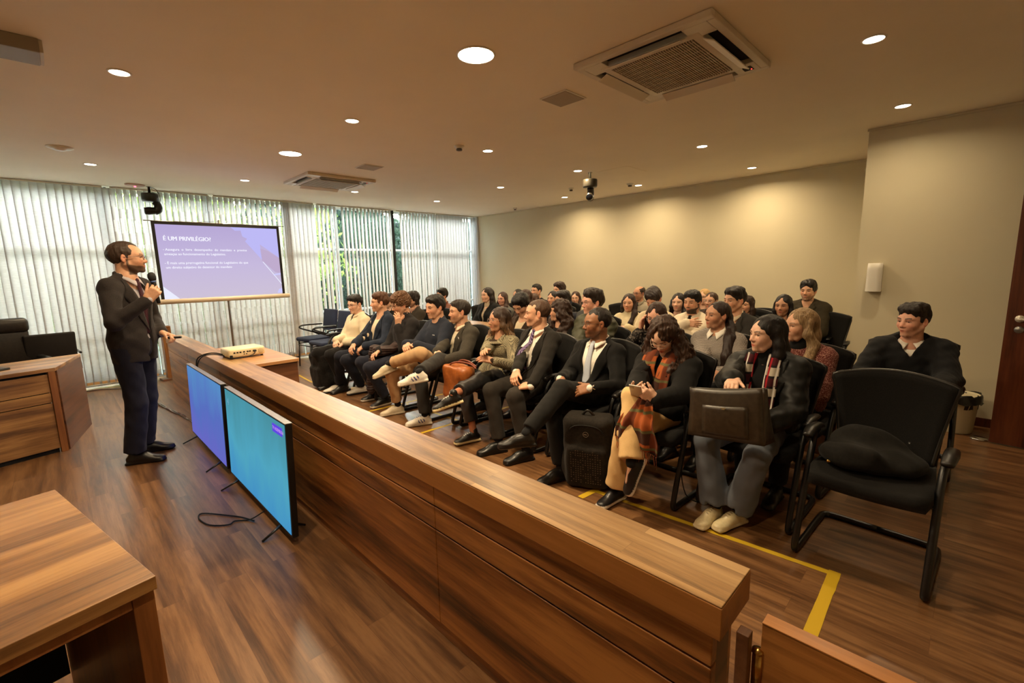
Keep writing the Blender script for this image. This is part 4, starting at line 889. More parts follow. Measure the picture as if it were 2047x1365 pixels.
def hair_prims(st, p, R, s, body, rs_):
    """p: head-local point mapper; body(x,y,z): torso-frame point mapper (origin neck base)"""
    E = lambda x, y, z, r, k=.012, op='u': ell(p(x, y, z), V3(*r)*s, R, k*s, op)
    Cc = lambda a, b, ra, rb=None, k=.02, op='u': cap(p(*a), p(*b), ra*s, (ra if rb is None else rb)*s, k*s, op)
    B = body; amp, fr = .0028, (110, 110, 60); P = []
    def cut(fx=.0, hl=.062, low=-.075, side=True):
        """remove the face: hl hairline height, low nape height"""
        q = [E(.094, 0, hl-.118, (.073, .070, .118), .010, 's')]
        if side: q.append(Cc((.012, -.10, -.052), (.012, .10, -.052), .040, .040, .012, 's')); q.append(Cc((.06, -.10, -.05), (.06, .10, -.05), .052, .052, .01, 's'))
        q.append(Cc((-.03, 0, low-.075), (.09, 0, low-.085), .075, .075, .01, 's')); return q
    if st in ('short', 'crew', 'reced', 'quiff', 'curly', 'messy', 'side', 'bald', 'thick'):
        t = {'short': .008, 'crew': .004, 'reced': .007, 'quiff': .008, 'curly': .020, 'messy': .015, 'side': .008, 'bald': .006, 'thick': .010}[st]
        P = [E(-.018, 0, .034, (.099+t, .075+t*.75, .085+t), .02)]
        if st in ('quiff', 'side', 'thick', 'messy'): P += [E(.046, .014, .090, (.050, .052, .028 if st != 'quiff' else .036), .03), E(-.02, -.005, .106, (.078, .062, .028), .03), E(.02, .05, .085, (.06, .028, .03), .03), E(.02, -.05, .085, (.06, .028, .03), .03)]; amp, fr = .004, (120, 90, 50)
        if st == 'short': P += [E(.03, 0, .088, (.05, .050, .022), .03)]
        if st == 'curly': P += [E(.052, 0, .088, (.05, .062, .036), .03), E(-.02, 0, .115, (.075, .07, .03), .03)]; amp, fr = .007, (130, 130, 130)
        if st == 'messy': amp, fr = .004, (95, 95, 60)
        P += cut(hl={'reced': .088, 'bald': .11, 'curly': .050, 'thick': .056, 'crew': .066}.get(st, .060), low=-.066 if st in ('messy', 'curly', 'thick') else -.05)
        if st == 'reced': P += [E(.07, .045, .085, (.04, .028, .04), .01, 's'), E(.07, -.045, .085, (.04, .028, .04), .01, 's')]
        if st == 'bald': P += [E(.03, 0, .13, (.12, .066, .078), .012, 's')]
    elif st == 'shaggy':
        P = [E(-.016, 0, .036, (.112, .090, .098), .02), Cc((-.02, .078, .0), (-.02, .078, -.075), .024, .02), Cc((-.02, -.078, .0), (-.02, -.078, -.075), .024, .02), Cc((-.07, 0, .0), (-.07, 0, -.09), .05, .04), E(.04, 0, .085, (.05, .06, .03), .03)]
        P += [E(.098, 0, -.050, (.072, .066, .112), .010, 's')]; amp, fr = .005, (90, 90, 50)
    else:
        # long hair: centre parting, tight cap, curtains to the shoulders or back
        P = [E(-.016, 0, .034, (.108, .085, .094), .02)]
        if st == 'straight':
            for y in (-1, 1): P += chain([p(-.015, y*.074, .02), p(-.028, y*.082, -.06), p(-.030, y*.082, -.13), B(-.045, y*.085, -.05)], [.024*s, .030*s, .034*s, .022*s], .03)
            P += chain([p(-.075, 0, .02), p(-.085, 0, -.10), B(-.095, 0, -.06)], [.055*s, .062*s, .05*s], .03); amp, fr = .0016, (110, 110, 14)
        if st in ('long', 'wavy', 'blonde', 'bob', 'curtain'):
            P += [Cc((-.005, .078, .02), (.005, .083, -.06), .024, .026), Cc((-.005, -.078, .02), (.005, -.083, -.06), .024, .026), Cc((-.075, 0, .02), (-.085, 0, -.09), .055, .06)]
            if st == 'bob': P += [Cc((.0, .08, -.06), (.005, .078, -.135), .028, .030), Cc((.0, -.08, -.06), (.005, -.078, -.135), .028, .030), Cc((-.08, 0, -.09), (-.075, 0, -.14), .058, .05), Cc((-.06, .055, -.07), (-.05, .06, -.14), .04, .035), Cc((-.06, -.055, -.07), (-.05, -.06, -.14), .04, .035)]
            else:
                for y in (-1, 1):
                    a = p(.0, y*.083, -.06); b = B(.045, y*.095, .02); c_ = B(.105, y*.085, -.10); d_ = B(.125, y*.075, -.21)
                    if y*rs_ >= 0 or st in ('wavy', 'curtain'): P += chain([a, b, c_, d_], [.028*s, .034*s, .032*s, .014*s], .03)
                    else: P += chain([a, B(-.02, y*.11, .0), B(-.085, y*.09, -.12)], [.028*s, .036*s, .026*s], .03)
                P += chain([p(-.085, 0, -.08), B(-.085, 0, -.02), B(-.125, 0, -.18)], [.058*s, .06*s, .035*s], .03)
            if st in ('wavy',): amp, fr = .008, (80, 80, 64); P += [E(-.03, 0, .04, (.10, .10, .09), .03), ]+chain([p(-.03, .09, -.02), B(.01, .125, .03), B(.055, .135, -.12)], [.045*s, .060*s, .040*s], .03)+chain([p(-.03, -.09, -.02), B(.01, -.125, .03), B(.055, -.135, -.12)], [.045*s, .060*s, .040*s], .03)
        if st == 'pony':
            P = [E(-.016, 0, .034, (.105, .081, .090), .02), Cc((-.09, 0, .01), (-.118, 0, -.01), .035, .03)]
            y = rs_ or 1; P += chain([p(-.118, 0, -.01), p(-.105, y*.045, -.10), B(.04, y*.12, -.03), B(.11, y*.13, -.17), B(.13, y*.11, -.30)], [.028*s, .042*s, .048*s, .044*s, .016*s], .03)
        if st == 'bun': P = [E(-.016, 0, .034, (.105, .081, .090), .02), E(-.11, 0, .0, (.035, .035, .035), .02)]
        P += [E(.102, 0, -.046, (.068, .060 if st != 'curtain' else .052, .116), .010, 's'), E(.080, 0, .080, (.024, .010, .026), .014, 's')]
        if st in ('pony', 'bun'): P += [Cc((.012, -.10, -.045), (.012, .10, -.045), .034, .034, .012, 's'), Cc((.05, -.10, -.06), (.05, .10, -.06), .05, .05, .01, 's'), Cc((-.02, 0, -.13), (.09, 0, -.13), .075, .075, .01, 's')][:2]
        amp = max(amp, .0018); fr = (110, 110, 20) if fr == (110, 110, 60) else fr
    return P, amp, fr

def shoe(parent, A, f, s, up, sole, s2=None, label=None, high=False, hv_=.006):
    """A ankle joint, f toe direction (may point down), colours up/sole"""
    f = nrm(f); lat = nrm(np.cross((0, 0, 1), f)); u = np.cross(f, lat); R = np.stack([f, lat, u], 1); A = np.asarray(A, float)
    p = lambda x, y, z: A+R@(V3(x, y, z)*s)
    E = lambda x, y, z, r, k=.02: ell(p(x, y, z), V3(*r)*s, R, k*s)
    P = [E(-.022, 0, -.048, (.042, .034, .035)), E(.06, 0, -.05, (.075, .038, .030), .03), E(.135, 0, -.060, (.062, .043, .022), .03), cap(p(.0, 0, -.04), p(-.006, 0, .012 if high else -.012), .036*s, .034*s, .02*s), E(.05, 0, -.028, (.05, .030, .028), .03),
         rbox(p(.062, 0, -.076), V3(.128, .038, .011)*s, R, .010*s, .012*s), E(.15, 0, -.077, (.052, .045, .010), .01)]
    v, fc = sdf_mesh(P, hv_); q = (v-A)@R/s; c = np.tile(np.array(rgb(up)), (len(v), 1)); so = q[:, 2] < -.062; c[so] = rgb(sole)
    if s2 is not None:
        lace = (q[:, 0] > .02) & (q[:, 0] < .10) & (np.abs(q[:, 1]) < .014) & (q[:, 2] > -.045) & (np.sin(q[:, 0]*330) > 0); c[lace] = rgb(s2)
        st_ = (np.abs(q[:, 1]) > .022) & (q[:, 2] > -.060) & (q[:, 2] < -.02) & (q[:, 0] > .01) & (q[:, 0] < .075) & (np.sin((q[:, 0]-.5*q[:, 2])*230) > .2)
        if s2 == 'x': pass
        elif label == 'stripes': c[st_] = rgb(s2)
    o = putn('shoe', [(v, fc, c, 0)], M_SHOE, parent)
    return o

def collar_sheet(name, B, s, mat, root, wide=1.0, off=.0):
    tt = [(-.060, 0, .082), (-.040, .046, .076), (.004, .061, .058), (.044, .042, .030), (.066, .007, .006)]; bb = [(-.078, 0, .044), (-.054, .064, .038), (.0, .086, .024), (.058, .068, -.008), (.098, .040*wide, -.046)]
    for y in (-1, 1):
        def fn(u, v):
            a = [np.interp(u, np.linspace(0, 1, 5), [p_[i] for p_ in tt]) for i in range(3)]; b = [np.interp(u, np.linspace(0, 1, 5), [p_[i] for p_ in bb]) for i in range(3)]
            q = [a[i]*(1-v)+b[i]*v for i in range(3)]; k = 1+.05*math.sin(PI*v); return tuple(B((q[0]*k)*s+off, q[1]*k*s*y, q[2]+off*.5))
        MB().grid(fn, 12, 3, .004).put(name, mat, root)
def person(X, uv, face, body, skin='light', hair=('short', (30, 24, 20)), top=None, legs=(30, 30, 34), gl=None, fem=False, pitch=0, roll=0, label='', beard=None, bst=.8, h=.006,
           wl=None, wr=None, dl=None, dr=None, nl=None, nr=None, cl=.45, cr=.45, fl=None, fr=None, kl=None, kr=None, tl=None, trr=None, shoes=((24, 22, 20), (16, 15, 14), None), ankle=None, flare=1.0, stand=False, hx=.0, pel=None, hs=0,
           lip=None, group='seated audience', el=None, er=None, xyz=None, s=None, lw='wool', name='person', legup=None, dx=0.0):
    s = s or (.94 if fem else 1.0)
    if xyz is None:
        d = fwd*FPX+RT*(uv[0]-W/2)-UP*(uv[1]-H/2); t = X/d[0]; top3 = V3(X, d[1]*t, CAMH+d[2]*t)
    else: top3 = V3(*xyz)
    bz = math.radians(body); Rb = np.array([[math.cos(bz), -math.sin(bz), 0], [math.sin(bz), math.cos(bz), 0], [0, 0, 1]])
    loc = top3[:2]-Rb[:2, 0]*hx; root = empty(name, (loc[0], loc[1], 0), bz, label, 'person', group)
    Li = lambda w: Rb.T@(np.asarray(w, float)-V3(loc[0], loc[1], 0))   # world -> local
    yw = math.radians(face-body); Rh = rotm((0, 0, 1), yw)@rotm((0, 1, 0), math.radians(pitch))@rotm((1, 0, 0), math.radians(roll))
    topl = V3(hx, 0, top3[2]-.010); Hc = topl-Rh@V3(-.014, 0, .117)*s
    nb = Hc+V3(-.030, 0, -.165)*s-V3(.012*math.sin(math.radians(pitch))*6, 0, 0)   # neck base
    P0 = V3(0, 0, .535) if not stand else V3(0, 0, .955)
    if pel is not None: P0 = V3(*pel)
    ta = nrm(nb-P0); L = np.linalg.norm(nb-P0); tx = nrm(V3(1, 0, 0)-ta*ta[0]); ty = np.cross(ta, tx); Rt = np.stack([tx, ty, ta], 1); q = L/.50
    tp = lambda x, y, z: P0+Rt@V3(x*s, y*s, z*q)          # torso frame from the pelvis
    B = lambda x, y, z: nb+Rt@V3(x, y, z)                   # torso frame from the neck base
    def torso(o, ch=0):
        E = lambda x, y, z, r, k=.05: ell(tp(x, y, z), V3(r[0]*s+o, r[1]*s+o, r[2]*q+o), Rt, k)
        P = [E(0, 0, .02, (.115, .158, .10)), E(.0, 0, .16, (.103, .132 if not fem else .118, .13)), E(-.004, 0, .31, (.112, .150 if not fem else .132, .135)), E(-.012, 0, .41, (.082, .150 if not fem else .135, .075))]
        if fem: P += [E(.060, .058, .30, (.060, .058, .058), .04), E(.060, -.058, .30, (.060, .058, .058), .04)]
        for y in (-1, 1): P += [cap(B(-.012, y*.035, .02), B(-.012, y*.150*s, -.050), .030+o, .050+o, .04)]
        return P
    sh = {y: B(-.008, y*.168*s, -.062) for y in (-1, 1)}
    ua, fa = .285*s, .255*s
    tgt = {1: Li(wl) if wl is not None else V3(.30, .06, .625), -1: Li(wr) if wr is not None else V3(.31, -.055, .645)}
    elb = {}; wri = {}
    for y, pl in ((1, el), (-1, er)): elb[y], wri[y] = ik(sh[y], tgt[y], ua, fa, pl if pl is not None else (-.35, y*.55, -.75))
    hd = {1: dl if dl is not None else (.62, -.75, -.12), -1: dr if dr is not None else (.62, .75, -.12)}; hn = {1: nl if nl is not None else (.35, .25, .9), -1: nr if nr is not None else (.35, -.25, .9)}
    def arm(y, o, r=(.052, .043, .041, .031), cut=0):
        w = wri[y]-nrm(wri[y]-elb[y])*cut; return [cap(sh[y], elb[y], r[0]*s+o, r[1]*s+o, .035), cap(elb[y], w, r[2]*s+o, r[3]*s+o, .022)]
    hipj = {y: P0+V3(.02 if not stand else 0, y*.088*s, -.015 if not stand else -.06) for y in (-1, 1)}; th, sk = (.435*s, .43*s) if not stand else (.416*s, .410*s)
    foot = {1: Li(fl) if fl is not None else V3(.47 if not stand else 0, .11, .09), -1: Li(fr) if fr is not None else V3(.47 if not stand else 0, -.11, .09)}
    knee = {}; ank = {}
    for y, pl in ((1, kl), (-1, kr)): knee[y], ank[y] = ik(hipj[y], foot[y], th, sk, pl if pl is not None else (.7, y*.10, .8))
    fdir = {1: Rb.T@V3(*tl) if tl is not None else V3(1, .12, 0), -1: Rb.T@V3(*trr) if trr is not None else V3(1, -.12, 0)}
    sc = rgb(SK[skin] if isinstance(skin, str) else skin); skn = SK[skin] if isinstance(skin, str) else skin
    # ---- body: one mesh (head and neck, trunk and limbs, hands)
    hp, pm = head_prims(Hc, Rh, s, fem); nk = .043 if fem else .052
    hp += [cap(pm(-.030, 0, -.055), B(.0, 0, .0), nk*s, (nk+.006)*s, .022), cap(B(0, 0, 0), B(-.01, 0, -.06), .07*s, .09*s, .04)]
    hv, hf = sdf_mesh(hp, .0034 if h <= .006 else .0055)
    hc = head_cols(hv, Hc, Rh, s, skn, hair[2] if len(hair) > 2 else tuple(int(k*.9) for k in hair[1]), lip or tuple(int(a*b) for a, b in zip(skn, (.90, .56, .56) if fem else (.90, .66, .64))), beard, bst, fem)
    parts = [(hv, hf, hc, 0)]
    cp = torso(-.022)+arm(1, -.009)+arm(-1, -.009)
    for y in (-1, 1): cp += [cap(hipj[y], knee[y], .062*s, .045*s, .03), cap(knee[y], ank[y], .045*s, .030*s, .02), cap(ank[y], ank[y]+nrm(fdir[y])*.08*s-V3(0, 0, .045), .022*s, .012*s, .01)]
    v, f = sdf_mesh(cp, .014); parts.append((v, f, np.tile(sc, (len(v), 1)), 0))
    for y, cu in ((1, cl), (-1, cr)):
        dv = np.asarray(hd[y], float); v, f = sdf_mesh([cap(wri[y]-nrm(wri[y]-elb[y])*.07, wri[y], .030*s, .024*s, .01)]+hand_prims(wri[y], dv, hn[y], y, cu, s*.97), .0036 if h <= .006 else .0055)
        c = np.tile(sc, (len(v), 1)); parts.append((v, f, c, 0))
    es = 12 if h <= .006 else 8
    for y in (-1, 1):
        ec = pm(.0745, y*.0305, -.003); v, f = sphere(ec, .0118*s, es); gz = nrm(Rh@V3(1, -.0, -.02)); a = (v-ec)@gz/(.0118*s)
        c = np.tile(rgb((190, 178, 166)), (len(v), 1)); c[a > .68] = rgb((48, 30, 20)); c[a > .94] = rgb((8, 6, 6)); parts.append((v, f, c, 1))
    bo = putn('body', parts, None, root, [M_SKIN, attrmat('eye_surface', .12)])
    # ---- hair
    if hair[0] != 'none':
        P, amp, frq = hair_prims(hair[0], pm, Rh, s, B, hs); sd_ = int(abs(uv[0])) if uv else 5
        hh = min(h, .005) if h <= .006 else .007
        nz = (lambda X_, Y_, Z_: amp*wob(X_, Y_, Z_, frq, sd_)+amp*.5*wob(X_, Y_, Z_, (frq[0]*2.6, frq[1]*2.6, frq[2]*1.2), sd_+1)); 
        hm = hairmat('hair_%d_%d_%d' % hair[1], hair[1], hair[3] if len(hair) > 3 else None); one('hair', P, hh, hm, root, nz)
    # ---- glasses
    if gl:
        gm = plain('glasses_%d' % gl[0], gl, .3, .4 if gl[0] > 100 else 0); m = MB(); rr_ = .0011*1.4
        for y in (-1, 1):
            ring = [pm(.104, y*.032+.0225*math.cos(a), -.003+.0175*math.sin(a)) for a in np.linspace(0, 2*PI, 12, endpoint=False)]; m.tube(ring, rr_, 5, sub=2, closed=True)
            m.tube([pm(.102, y*.054, .002), pm(.06, y*.073, .004), pm(-.005, y*.081, .002), pm(-.02, y*.081, -.012)], rr_*.9, 5)
        m.tube([pm(.105, -.0095, .0), pm(.108, 0, .002), pm(.105, .0095, .0)], rr_, 5); m.put('glasses', gm, root)
    # ---- clothes
    top = top or {}; solid = []; kd = top.get('kind', 'sweater'); tc = top.get('mat'); th_ = top.get('fold', .003); hb = .010 if h <= .006 else .014
    nzc = lambda X_, Y_, Z_: th_*wob(X_, Y_, Z_, (26, 30, 38), 11)+th_*.6*wob(X_, Y_, Z_, (60, 52, 40), 12)
    o1 = top.get('loose', .0)
    def neckhole(r=.062, z=.012): return [cap(B(.004, 0, z), pm(-.02, 0, -.07)+V3(0, 0, .04), r*s, r*s, .008, 's')]
    def hem():
        if stand: return [ell(P0+V3(.0, 0, -.05), (.132+o1, .176+o1, .46), None, .05)]
        return [ell(P0+V3(.03, 0, .03), (.15+o1, .178+o1, .085), None, .05)]
    if kd in ('sweater', 'turtle', 'polo', 'shirt', 'fleece'):
        P = torso(.010+o1)+arm(1, .008+o1, cut=.012)+arm(-1, .008+o1, cut=.012)+hem()
        if kd == 'turtle': P += [cap(B(.0, 0, .0), pm(-.026, 0, -.085), .080*s, .060*s, .02)]; P += [ell(pm(.03, 0, -.06), V3(.09, .06, .035)*s, Rh, .01, 's')]
        elif kd == 'fleece': P += [cap(B(.0, 0, -.01), B(.006, 0, .055), .072*s, .066*s, .02)]+[cap(B(.004, 0, .03), B(.012, 0, .12), .058*s, .058*s, .006, 's')]
        else: P += neckhole()
        if kd == 'polo': P += [cap(B(.07, 0, -.0), B(.14, 0, -.10), .028, .008, .008, 's')]
        solid = P
        g = one('sweater' if kd != 'shirt' else 'shirt', P, hb, tc, root, nzc)
        if kd in ('polo',) or top.get('collar'):
            cm = top.get('collar') or tc; collar_sheet('collar', B, s, cm, root, 1.0, .006)
        if kd == 'polo': one('undershirt', [cap(B(.055, 0, -.0), B(.10, 0, -.09), .03, .012, .01)], .008, top.get('inner', M_BLACK), root)
    elif kd in ('suit', 'jacket', 'coat'):
        im = top.get('inner'); vz = top.get('v', -.26); vw = top.get('vw', .055); vt = math.atan2(vw, -vz)
        P = torso(.0)+arm(1, -.002, cut=-.008)+arm(-1, -.002, cut=-.008)+neckhole(.060)
        if top.get('in') == 'turtle': P = torso(.0)+[cap(B(.0, 0, .0), pm(-.026, 0, -.085), .079*s, .060*s, .02), ell(pm(.03, 0, -.06), V3(.09, .06, .035)*s, Rh, .01, 's')]
        one('shirt', P, hb, im, root)
        SP = P
        if top.get('in') == 'shirt': collar_sheet('shirt_collar', B, s, im, root, wide=top.get('colw', 1.0))
        o2 = .016+o1; P = torso(o2)+arm(1, .013+o1, cut=.02)+arm(-1, .013+o1, cut=.02)+hem()
        for y in (-1, 1): P += [ell(sh[y]+Rt@V3(0, 0, .006), V3(.062, .066, .058)*s+o1, Rt, .03)]
        # collar roll and lapels
        P += chain([B(-.056*s, 0, .060), B(-.040*s, .056*s, .052), B(.006, .086*s, .022), B(.050, .092*s, -.03)], [.012, .013, .013, .009], .012)+chain([B(-.056*s, 0, .060), B(-.040*s, -.056*s, .052), B(.006, -.086*s, .022), B(.050, -.092*s, -.03)], [.012, .013, .013, .009], .012)
        JP = list(P); solid = JP
        def vcut(X_, Y_, Z_):
            x, y, z = X_-nb[0], Y_-nb[1], Z_-nb[2]; a = Rt[0, 0]*x+Rt[1, 0]*y+Rt[2, 0]*z; b = Rt[0, 1]*x+Rt[1, 1]*y+Rt[2, 1]*z; c_ = Rt[0, 2]*x+Rt[1, 2]*y+Rt[2, 2]*z
            return np.maximum(np.abs(b)*math.cos(vt)-(c_-vz)*math.sin(vt), np.maximum(.025-a, a-.165-o1))
        P += [func(B(.02, 0, -.1)-.32, B(.02, 0, -.1)+.32, vcut, .004, 's')]+neckhole(.060, .03)
        if top.get('open'):   # unbuttoned below the V
            P += [func(P0+V3(-.05, -.04, -.05 if not stand else -.3), P0+V3(.17+o1, .04, .30), lambda X_, Y_, Z_: np.maximum(np.abs(Y_-.0)-.022-0*X_-0*Z_, .03-X_+0*Z_), .004, 's')]
        if stand: P += [func(V3(-.3, -.3, 0), V3(.3, .3, .86), lambda X_, Y_, Z_: Z_-.845+0*X_+0*Y_, .004, 's')]
        one(top.get('name', 'jacket'), P, hb if h > .006 else .008, tc, root, nzc)
        if h <= .006 and top.get('lapel', True):
            for y in (-1, 1):
                rows = []; n_ = 16; zt = .005
                for i in range(n_+1):
                    z = vz+.0+(zt-vz)*i/n_; yi = max(.004, (z-vz)*math.tan(vt)+.004); f_ = i/n_
                    wd_ = .076*s*np.interp(f_, [0, .25, .66, .72, .78, 1], [.06, .55, 1.0, 1.0, .62, .42]); row = []
                    for k in range(5):
                        yy = (yi+wd_*k/4); x = surf(JP, B, Rt, nb, y*yy, z); row.append((x if x is not None else (row[-1][0] if row else .1), yy))
                    rows.append((z, row))
                m = MB(); m.grid(lambda u, v: tuple(B(rows[int(round(v*n_))][1][int(round(u*4))][0]+.0035, y*rows[int(round(v*n_))][1][int(round(u*4))][1], rows[int(round(v*n_))][0])), 4, n_, .0055); m.put('lapel', tc, root)
        if top.get('tie') is not None:
            zs = [.012, -.02, -.10, -.18, -.26, -.34, -.42]; xs = []
            for z in zs:
                x = surf(SP, B, Rt, nb, 0, min(z, -.0)); xs.append((x if x is not None else .09)+.010)
            xs[0] = .072; xs[1] = .5*(xs[0]+xs[2])
            m = MB(); m.grid(lambda u, v: tuple(B(np.interp(v, np.linspace(0, 1, 7), xs)+.004-.007*(2*u-1)**2, (u-.5)*np.interp(v, [0, .08, .14, .6, 1], [.036, .026, .034, .062, .080]), np.interp(v, np.linspace(0, 1, 7), zs))), 6, 24, .005); m.put('tie', top['tie'], root)
            one('tie_knot', [ell(B(xs[0]+.002, 0, -.004), (.014, .019, .022), Rt)], .004, top['tie'], root)
        if top.get('cuff'):
            for y in (-1, 1):
                w = wri[y]; u = nrm(wri[y]-elb[y]); s1 = nrm(np.cross(u, (0, .1, 1))); Rc = np.stack([u, s1, np.cross(u, s1)], 1); one('cuff', [cap(w-u*.035, w-u*.006, .034*s, .033*s, .005), rbox(w+u*.046, (.045, .05, .05), Rc, .003, .003, 's'), cap(w-u*.02, w+u*.03, .027*s, .027*s, .004, 's')], .005, im, root)
    if top.get('neckmat'): one('turtleneck', [cap(B(.0, 0, .01), pm(-.026, 0, -.080), .080*s, .060*s, .02), ell(pm(.03, 0, -.06), V3(.09, .06, .035)*s, Rh, .01, 's')], .008, top['neckmat'], root)
    if top.get('badge'):
        bp = B(*top['badge']); n_ = Rt@V3(.9, np.sign(top['badge'][1])*.35, .1); Mb = Matrix.Translation(Vector(bp)) @ Vector(n_).to_track_quat('Z', 'Y').to_matrix().to_4x4()
        MB().lathe([(0, .006), (.019, .005), (.021, 0)], 18, 0, Mb).put('badge', plain('badge_white', (222, 214, 208), .4), root)
    # ---- trousers
    lm_ = cloth('trousers_%d_%d_%d' % tuple(legs), legs, lw); P = [ell(P0+V3(-.0, 0, .0 if not stand else -.03), (.125*s, .168*s, .10 if not stand else .13), None, .05)]; cuts = []
    for y in (-1, 1):
        a0 = ank[y]-nrm(ank[y]-knee[y])*(.035 if ankle is None else ankle)
        P += [cap(hipj[y], knee[y], .088*s, .070*s, .03), cap(knee[y], a0, .069*s, .056*s*flare, .018)]
        e_ = nrm(ank[y]-knee[y]); s1 = nrm(np.cross(e_, (0.1, 1, .05))); s2 = np.cross(e_, s1); Rc = np.stack([e_, s1, s2], 1)
        cuts += [rbox(a0+e_*.075, (.07, .085*flare, .085*flare), Rc, .004, .004, 's')]
    P += cuts
    one('trousers', P, .009 if h <= .006 else hb, lm_, root, lambda X_, Y_, Z_: .0035*wob(X_, Y_, Z_, (34, 40, 30), 5)+.002*wob(X_, Y_, Z_, (80, 80, 50), 6))
    if shoes:
        for y in (-1, 1): shoe(root, ank[y], fdir[y], s, shoes[0], shoes[1], shoes[2], shoes[3] if len(shoes) > 3 else None, shoes[4] if len(shoes) > 4 else False, .006 if h <= .006 else .009)
        if h <= .006:
            so_ = shoes[5] if len(shoes) > 5 else (24, 24, 26)
            for y in (-1, 1): one('sock', [cap(ank[y]-nrm(ank[y]-knee[y])*.10, ank[y], .034*s, .034*s)], .008, cloth('sock_%d' % so_[0], so_), root)
    return dict(solid=solid, root=root, B=B, pm=pm, Rt=Rt, Rh=Rh, wri=wri, elb=elb, knee=knee, ank=ank, P0=P0, nb=nb, s=s, Rb=Rb, loc=loc, hipj=hipj, sh=sh, Li=Li)
# ---------------------------------------------------------------- the people
def at(u, v, X):
    d = fwd*FPX+RT*(u-W/2)-UP*(v-H/2); t = X/d[0]; return V3(X, d[1]*t, CAMH+d[2]*t)
K = dict
def wool(n, c, c2=None, k='wool', sc=1.0): return cloth(n, c, k, c2, sc)
WS = wool('white_shirt', (226, 218, 206), (240, 234, 224)); CH = wool('charcoal_suit', (28, 25, 23), (40, 36, 31)); BK = wool('black_wool', (12, 11, 11), (19, 18, 17))
DK = (24, 19, 16); BR = (44, 28, 18); CB = (62, 40, 24)
chairs = []; PP = {}
def add(key, short, **k):
    r = person(label=k.pop('label'), **k); PP[key] = r; chairs.append((r, short, math.radians(k['body']))); return r
# front row, window side to door side
add('p1', 'the man in the cream zip sweater', X=2.85, uv=(708, 589), face=198, body=182, skin='fair', hair=('side', (22, 18, 18)), gl=(30, 26, 26), hx=-.06, pitch=8, top=K(kind='polo', mat=wool('cream_knit', (222, 204, 172), (236, 220, 190), 'knit', 1.6), inner=BK, loose=.012),
    legs=(20, 18, 18), wl=at(690, 684, 2.56), wr=at(672, 680, 2.52), dl=(.5, -.6, -.5), dr=(.5, .6, -.5), fl=(2.50, 5.62, .09), fr=(2.48, 5.92, .09), label='young man in a cream zip sweater and dark glasses, front row nearest the windows')
add('p2', 'the man in the denim jacket', X=2.9, uv=(760, 584), face=160, body=176, skin='light', hair=('side', (70, 44, 28)), hx=-.05, top=K(kind='coat', mat=wool('denim_jacket', (28, 34, 48), (42, 50, 66), 'denim'), inner=wool('cream_tee', (226, 206, 176), (236, 218, 190)), v=-.44, vw=.11, loose=.008, open=True, badge=(.11, -.095, -.10), name='denim_jacket'),
    legs=(24, 26, 36), wl=at(728, 692, 2.55), wr=at(708, 688, 2.50), dl=(.6, -.5, -.5), dr=(.7, .4, -.5), fl=(2.62, 5.36, .09), fr=(2.46, 5.68, .09), tl=(-1, .2, 0), trr=(-1, .2, 0), shoes=((216, 208, 196), (28, 24, 24), (190, 180, 170)), kr=(1, 0, .5), label='young man with brown quiff in a navy denim jacket over a cream tee, front row')
add('p3', 'the curly haired man resting his face on his hand', X=2.78, uv=(797, 586), face=170, body=176, skin='light', hair=('curly', (84, 56, 34)), gl=(30, 28, 30), hx=.03, pitch=14, top=K(kind='fleece', mat=wool('charcoal_fleece', (28, 25, 26), (40, 36, 36)), loose=.01),
    legs=(30, 32, 44), wl=at(795, 652, 2.68), dl=(-.05, .05, 1), nl=(-.25, .95, .1), cl=(.1, .2, .25, .3, .3), el=(-.1, .4, -1), wr=at(757, 702, 2.50), dr=(.8, .2, -.3), fl=(2.55, 4.66, .09), fr=(2.60, 4.95, .09), shoes=((20, 18, 18), (200, 190, 176), (60, 56, 52)), label='curly haired young man in dark glasses leaning his cheek on his raised hand, front row')
add('p4', 'the man in the navy fleece', X=2.85, uv=(870, 590), face=178, body=176, skin='light', hair=('thick', (24, 19, 18)), hx=-.04, pitch=4, top=K(kind='fleece', mat=wool('navy_fleece', (30, 34, 46), (42, 47, 60)), loose=.012),
    legs=(186, 150, 110), wl=at(832, 690, 2.5), wr=at(812, 688, 2.45), dl=(.5, -.8, -.2), dr=(.5, .8, -.2), fl=at(777, 727, 2.32), kl=(.3, 1, .55), tl=(-.85, .35, -.3), fr=(2.47, 4.26, .09), trr=(-1, .25, 0), shoes=((206, 190, 160), (214, 200, 172), (176, 160, 134)), kr=(1, .1, .6), ankle=.07, label='dark haired young man in navy fleece and beige trousers, one ankle on his knee')
add('p5', 'the man in the grey blazer with a moustache', X=2.97, uv=(920, 598), face=158, body=174, skin='light', hair=('short', (32, 24, 20)), hx=-.05, beard=(60, 44, 36), bst=.35, top=K(kind='suit', mat=wool('grey_blazer', (50, 46, 40), (70, 64, 54)), inner=wool('cream_shirt', (226, 210, 182), (236, 224, 200)), v=-.42, vw=.085, loose=.006, open=True, badge=(.105, .09, -.12), **{'in': 'shirt'}),
    legs=(46, 44, 42), wl=at(885, 722, 2.52), wr=at(866, 714, 2.48), dl=(.4, -.9, -.1), dr=(.5, .8, -.2), fl=at(838, 744, 2.14), kl=(.5, -.05, 1), tl=(-.8, .5, -.12), fr=(2.46, 3.74, .09), trr=(-1, .45, 0), kr=(1, .1, .5), shoes=((222, 214, 200), (214, 204, 186), (40, 46, 110), 'stripes'), label='moustached young man in a grey blazer and cream shirt, white sneakers with dark stripes')
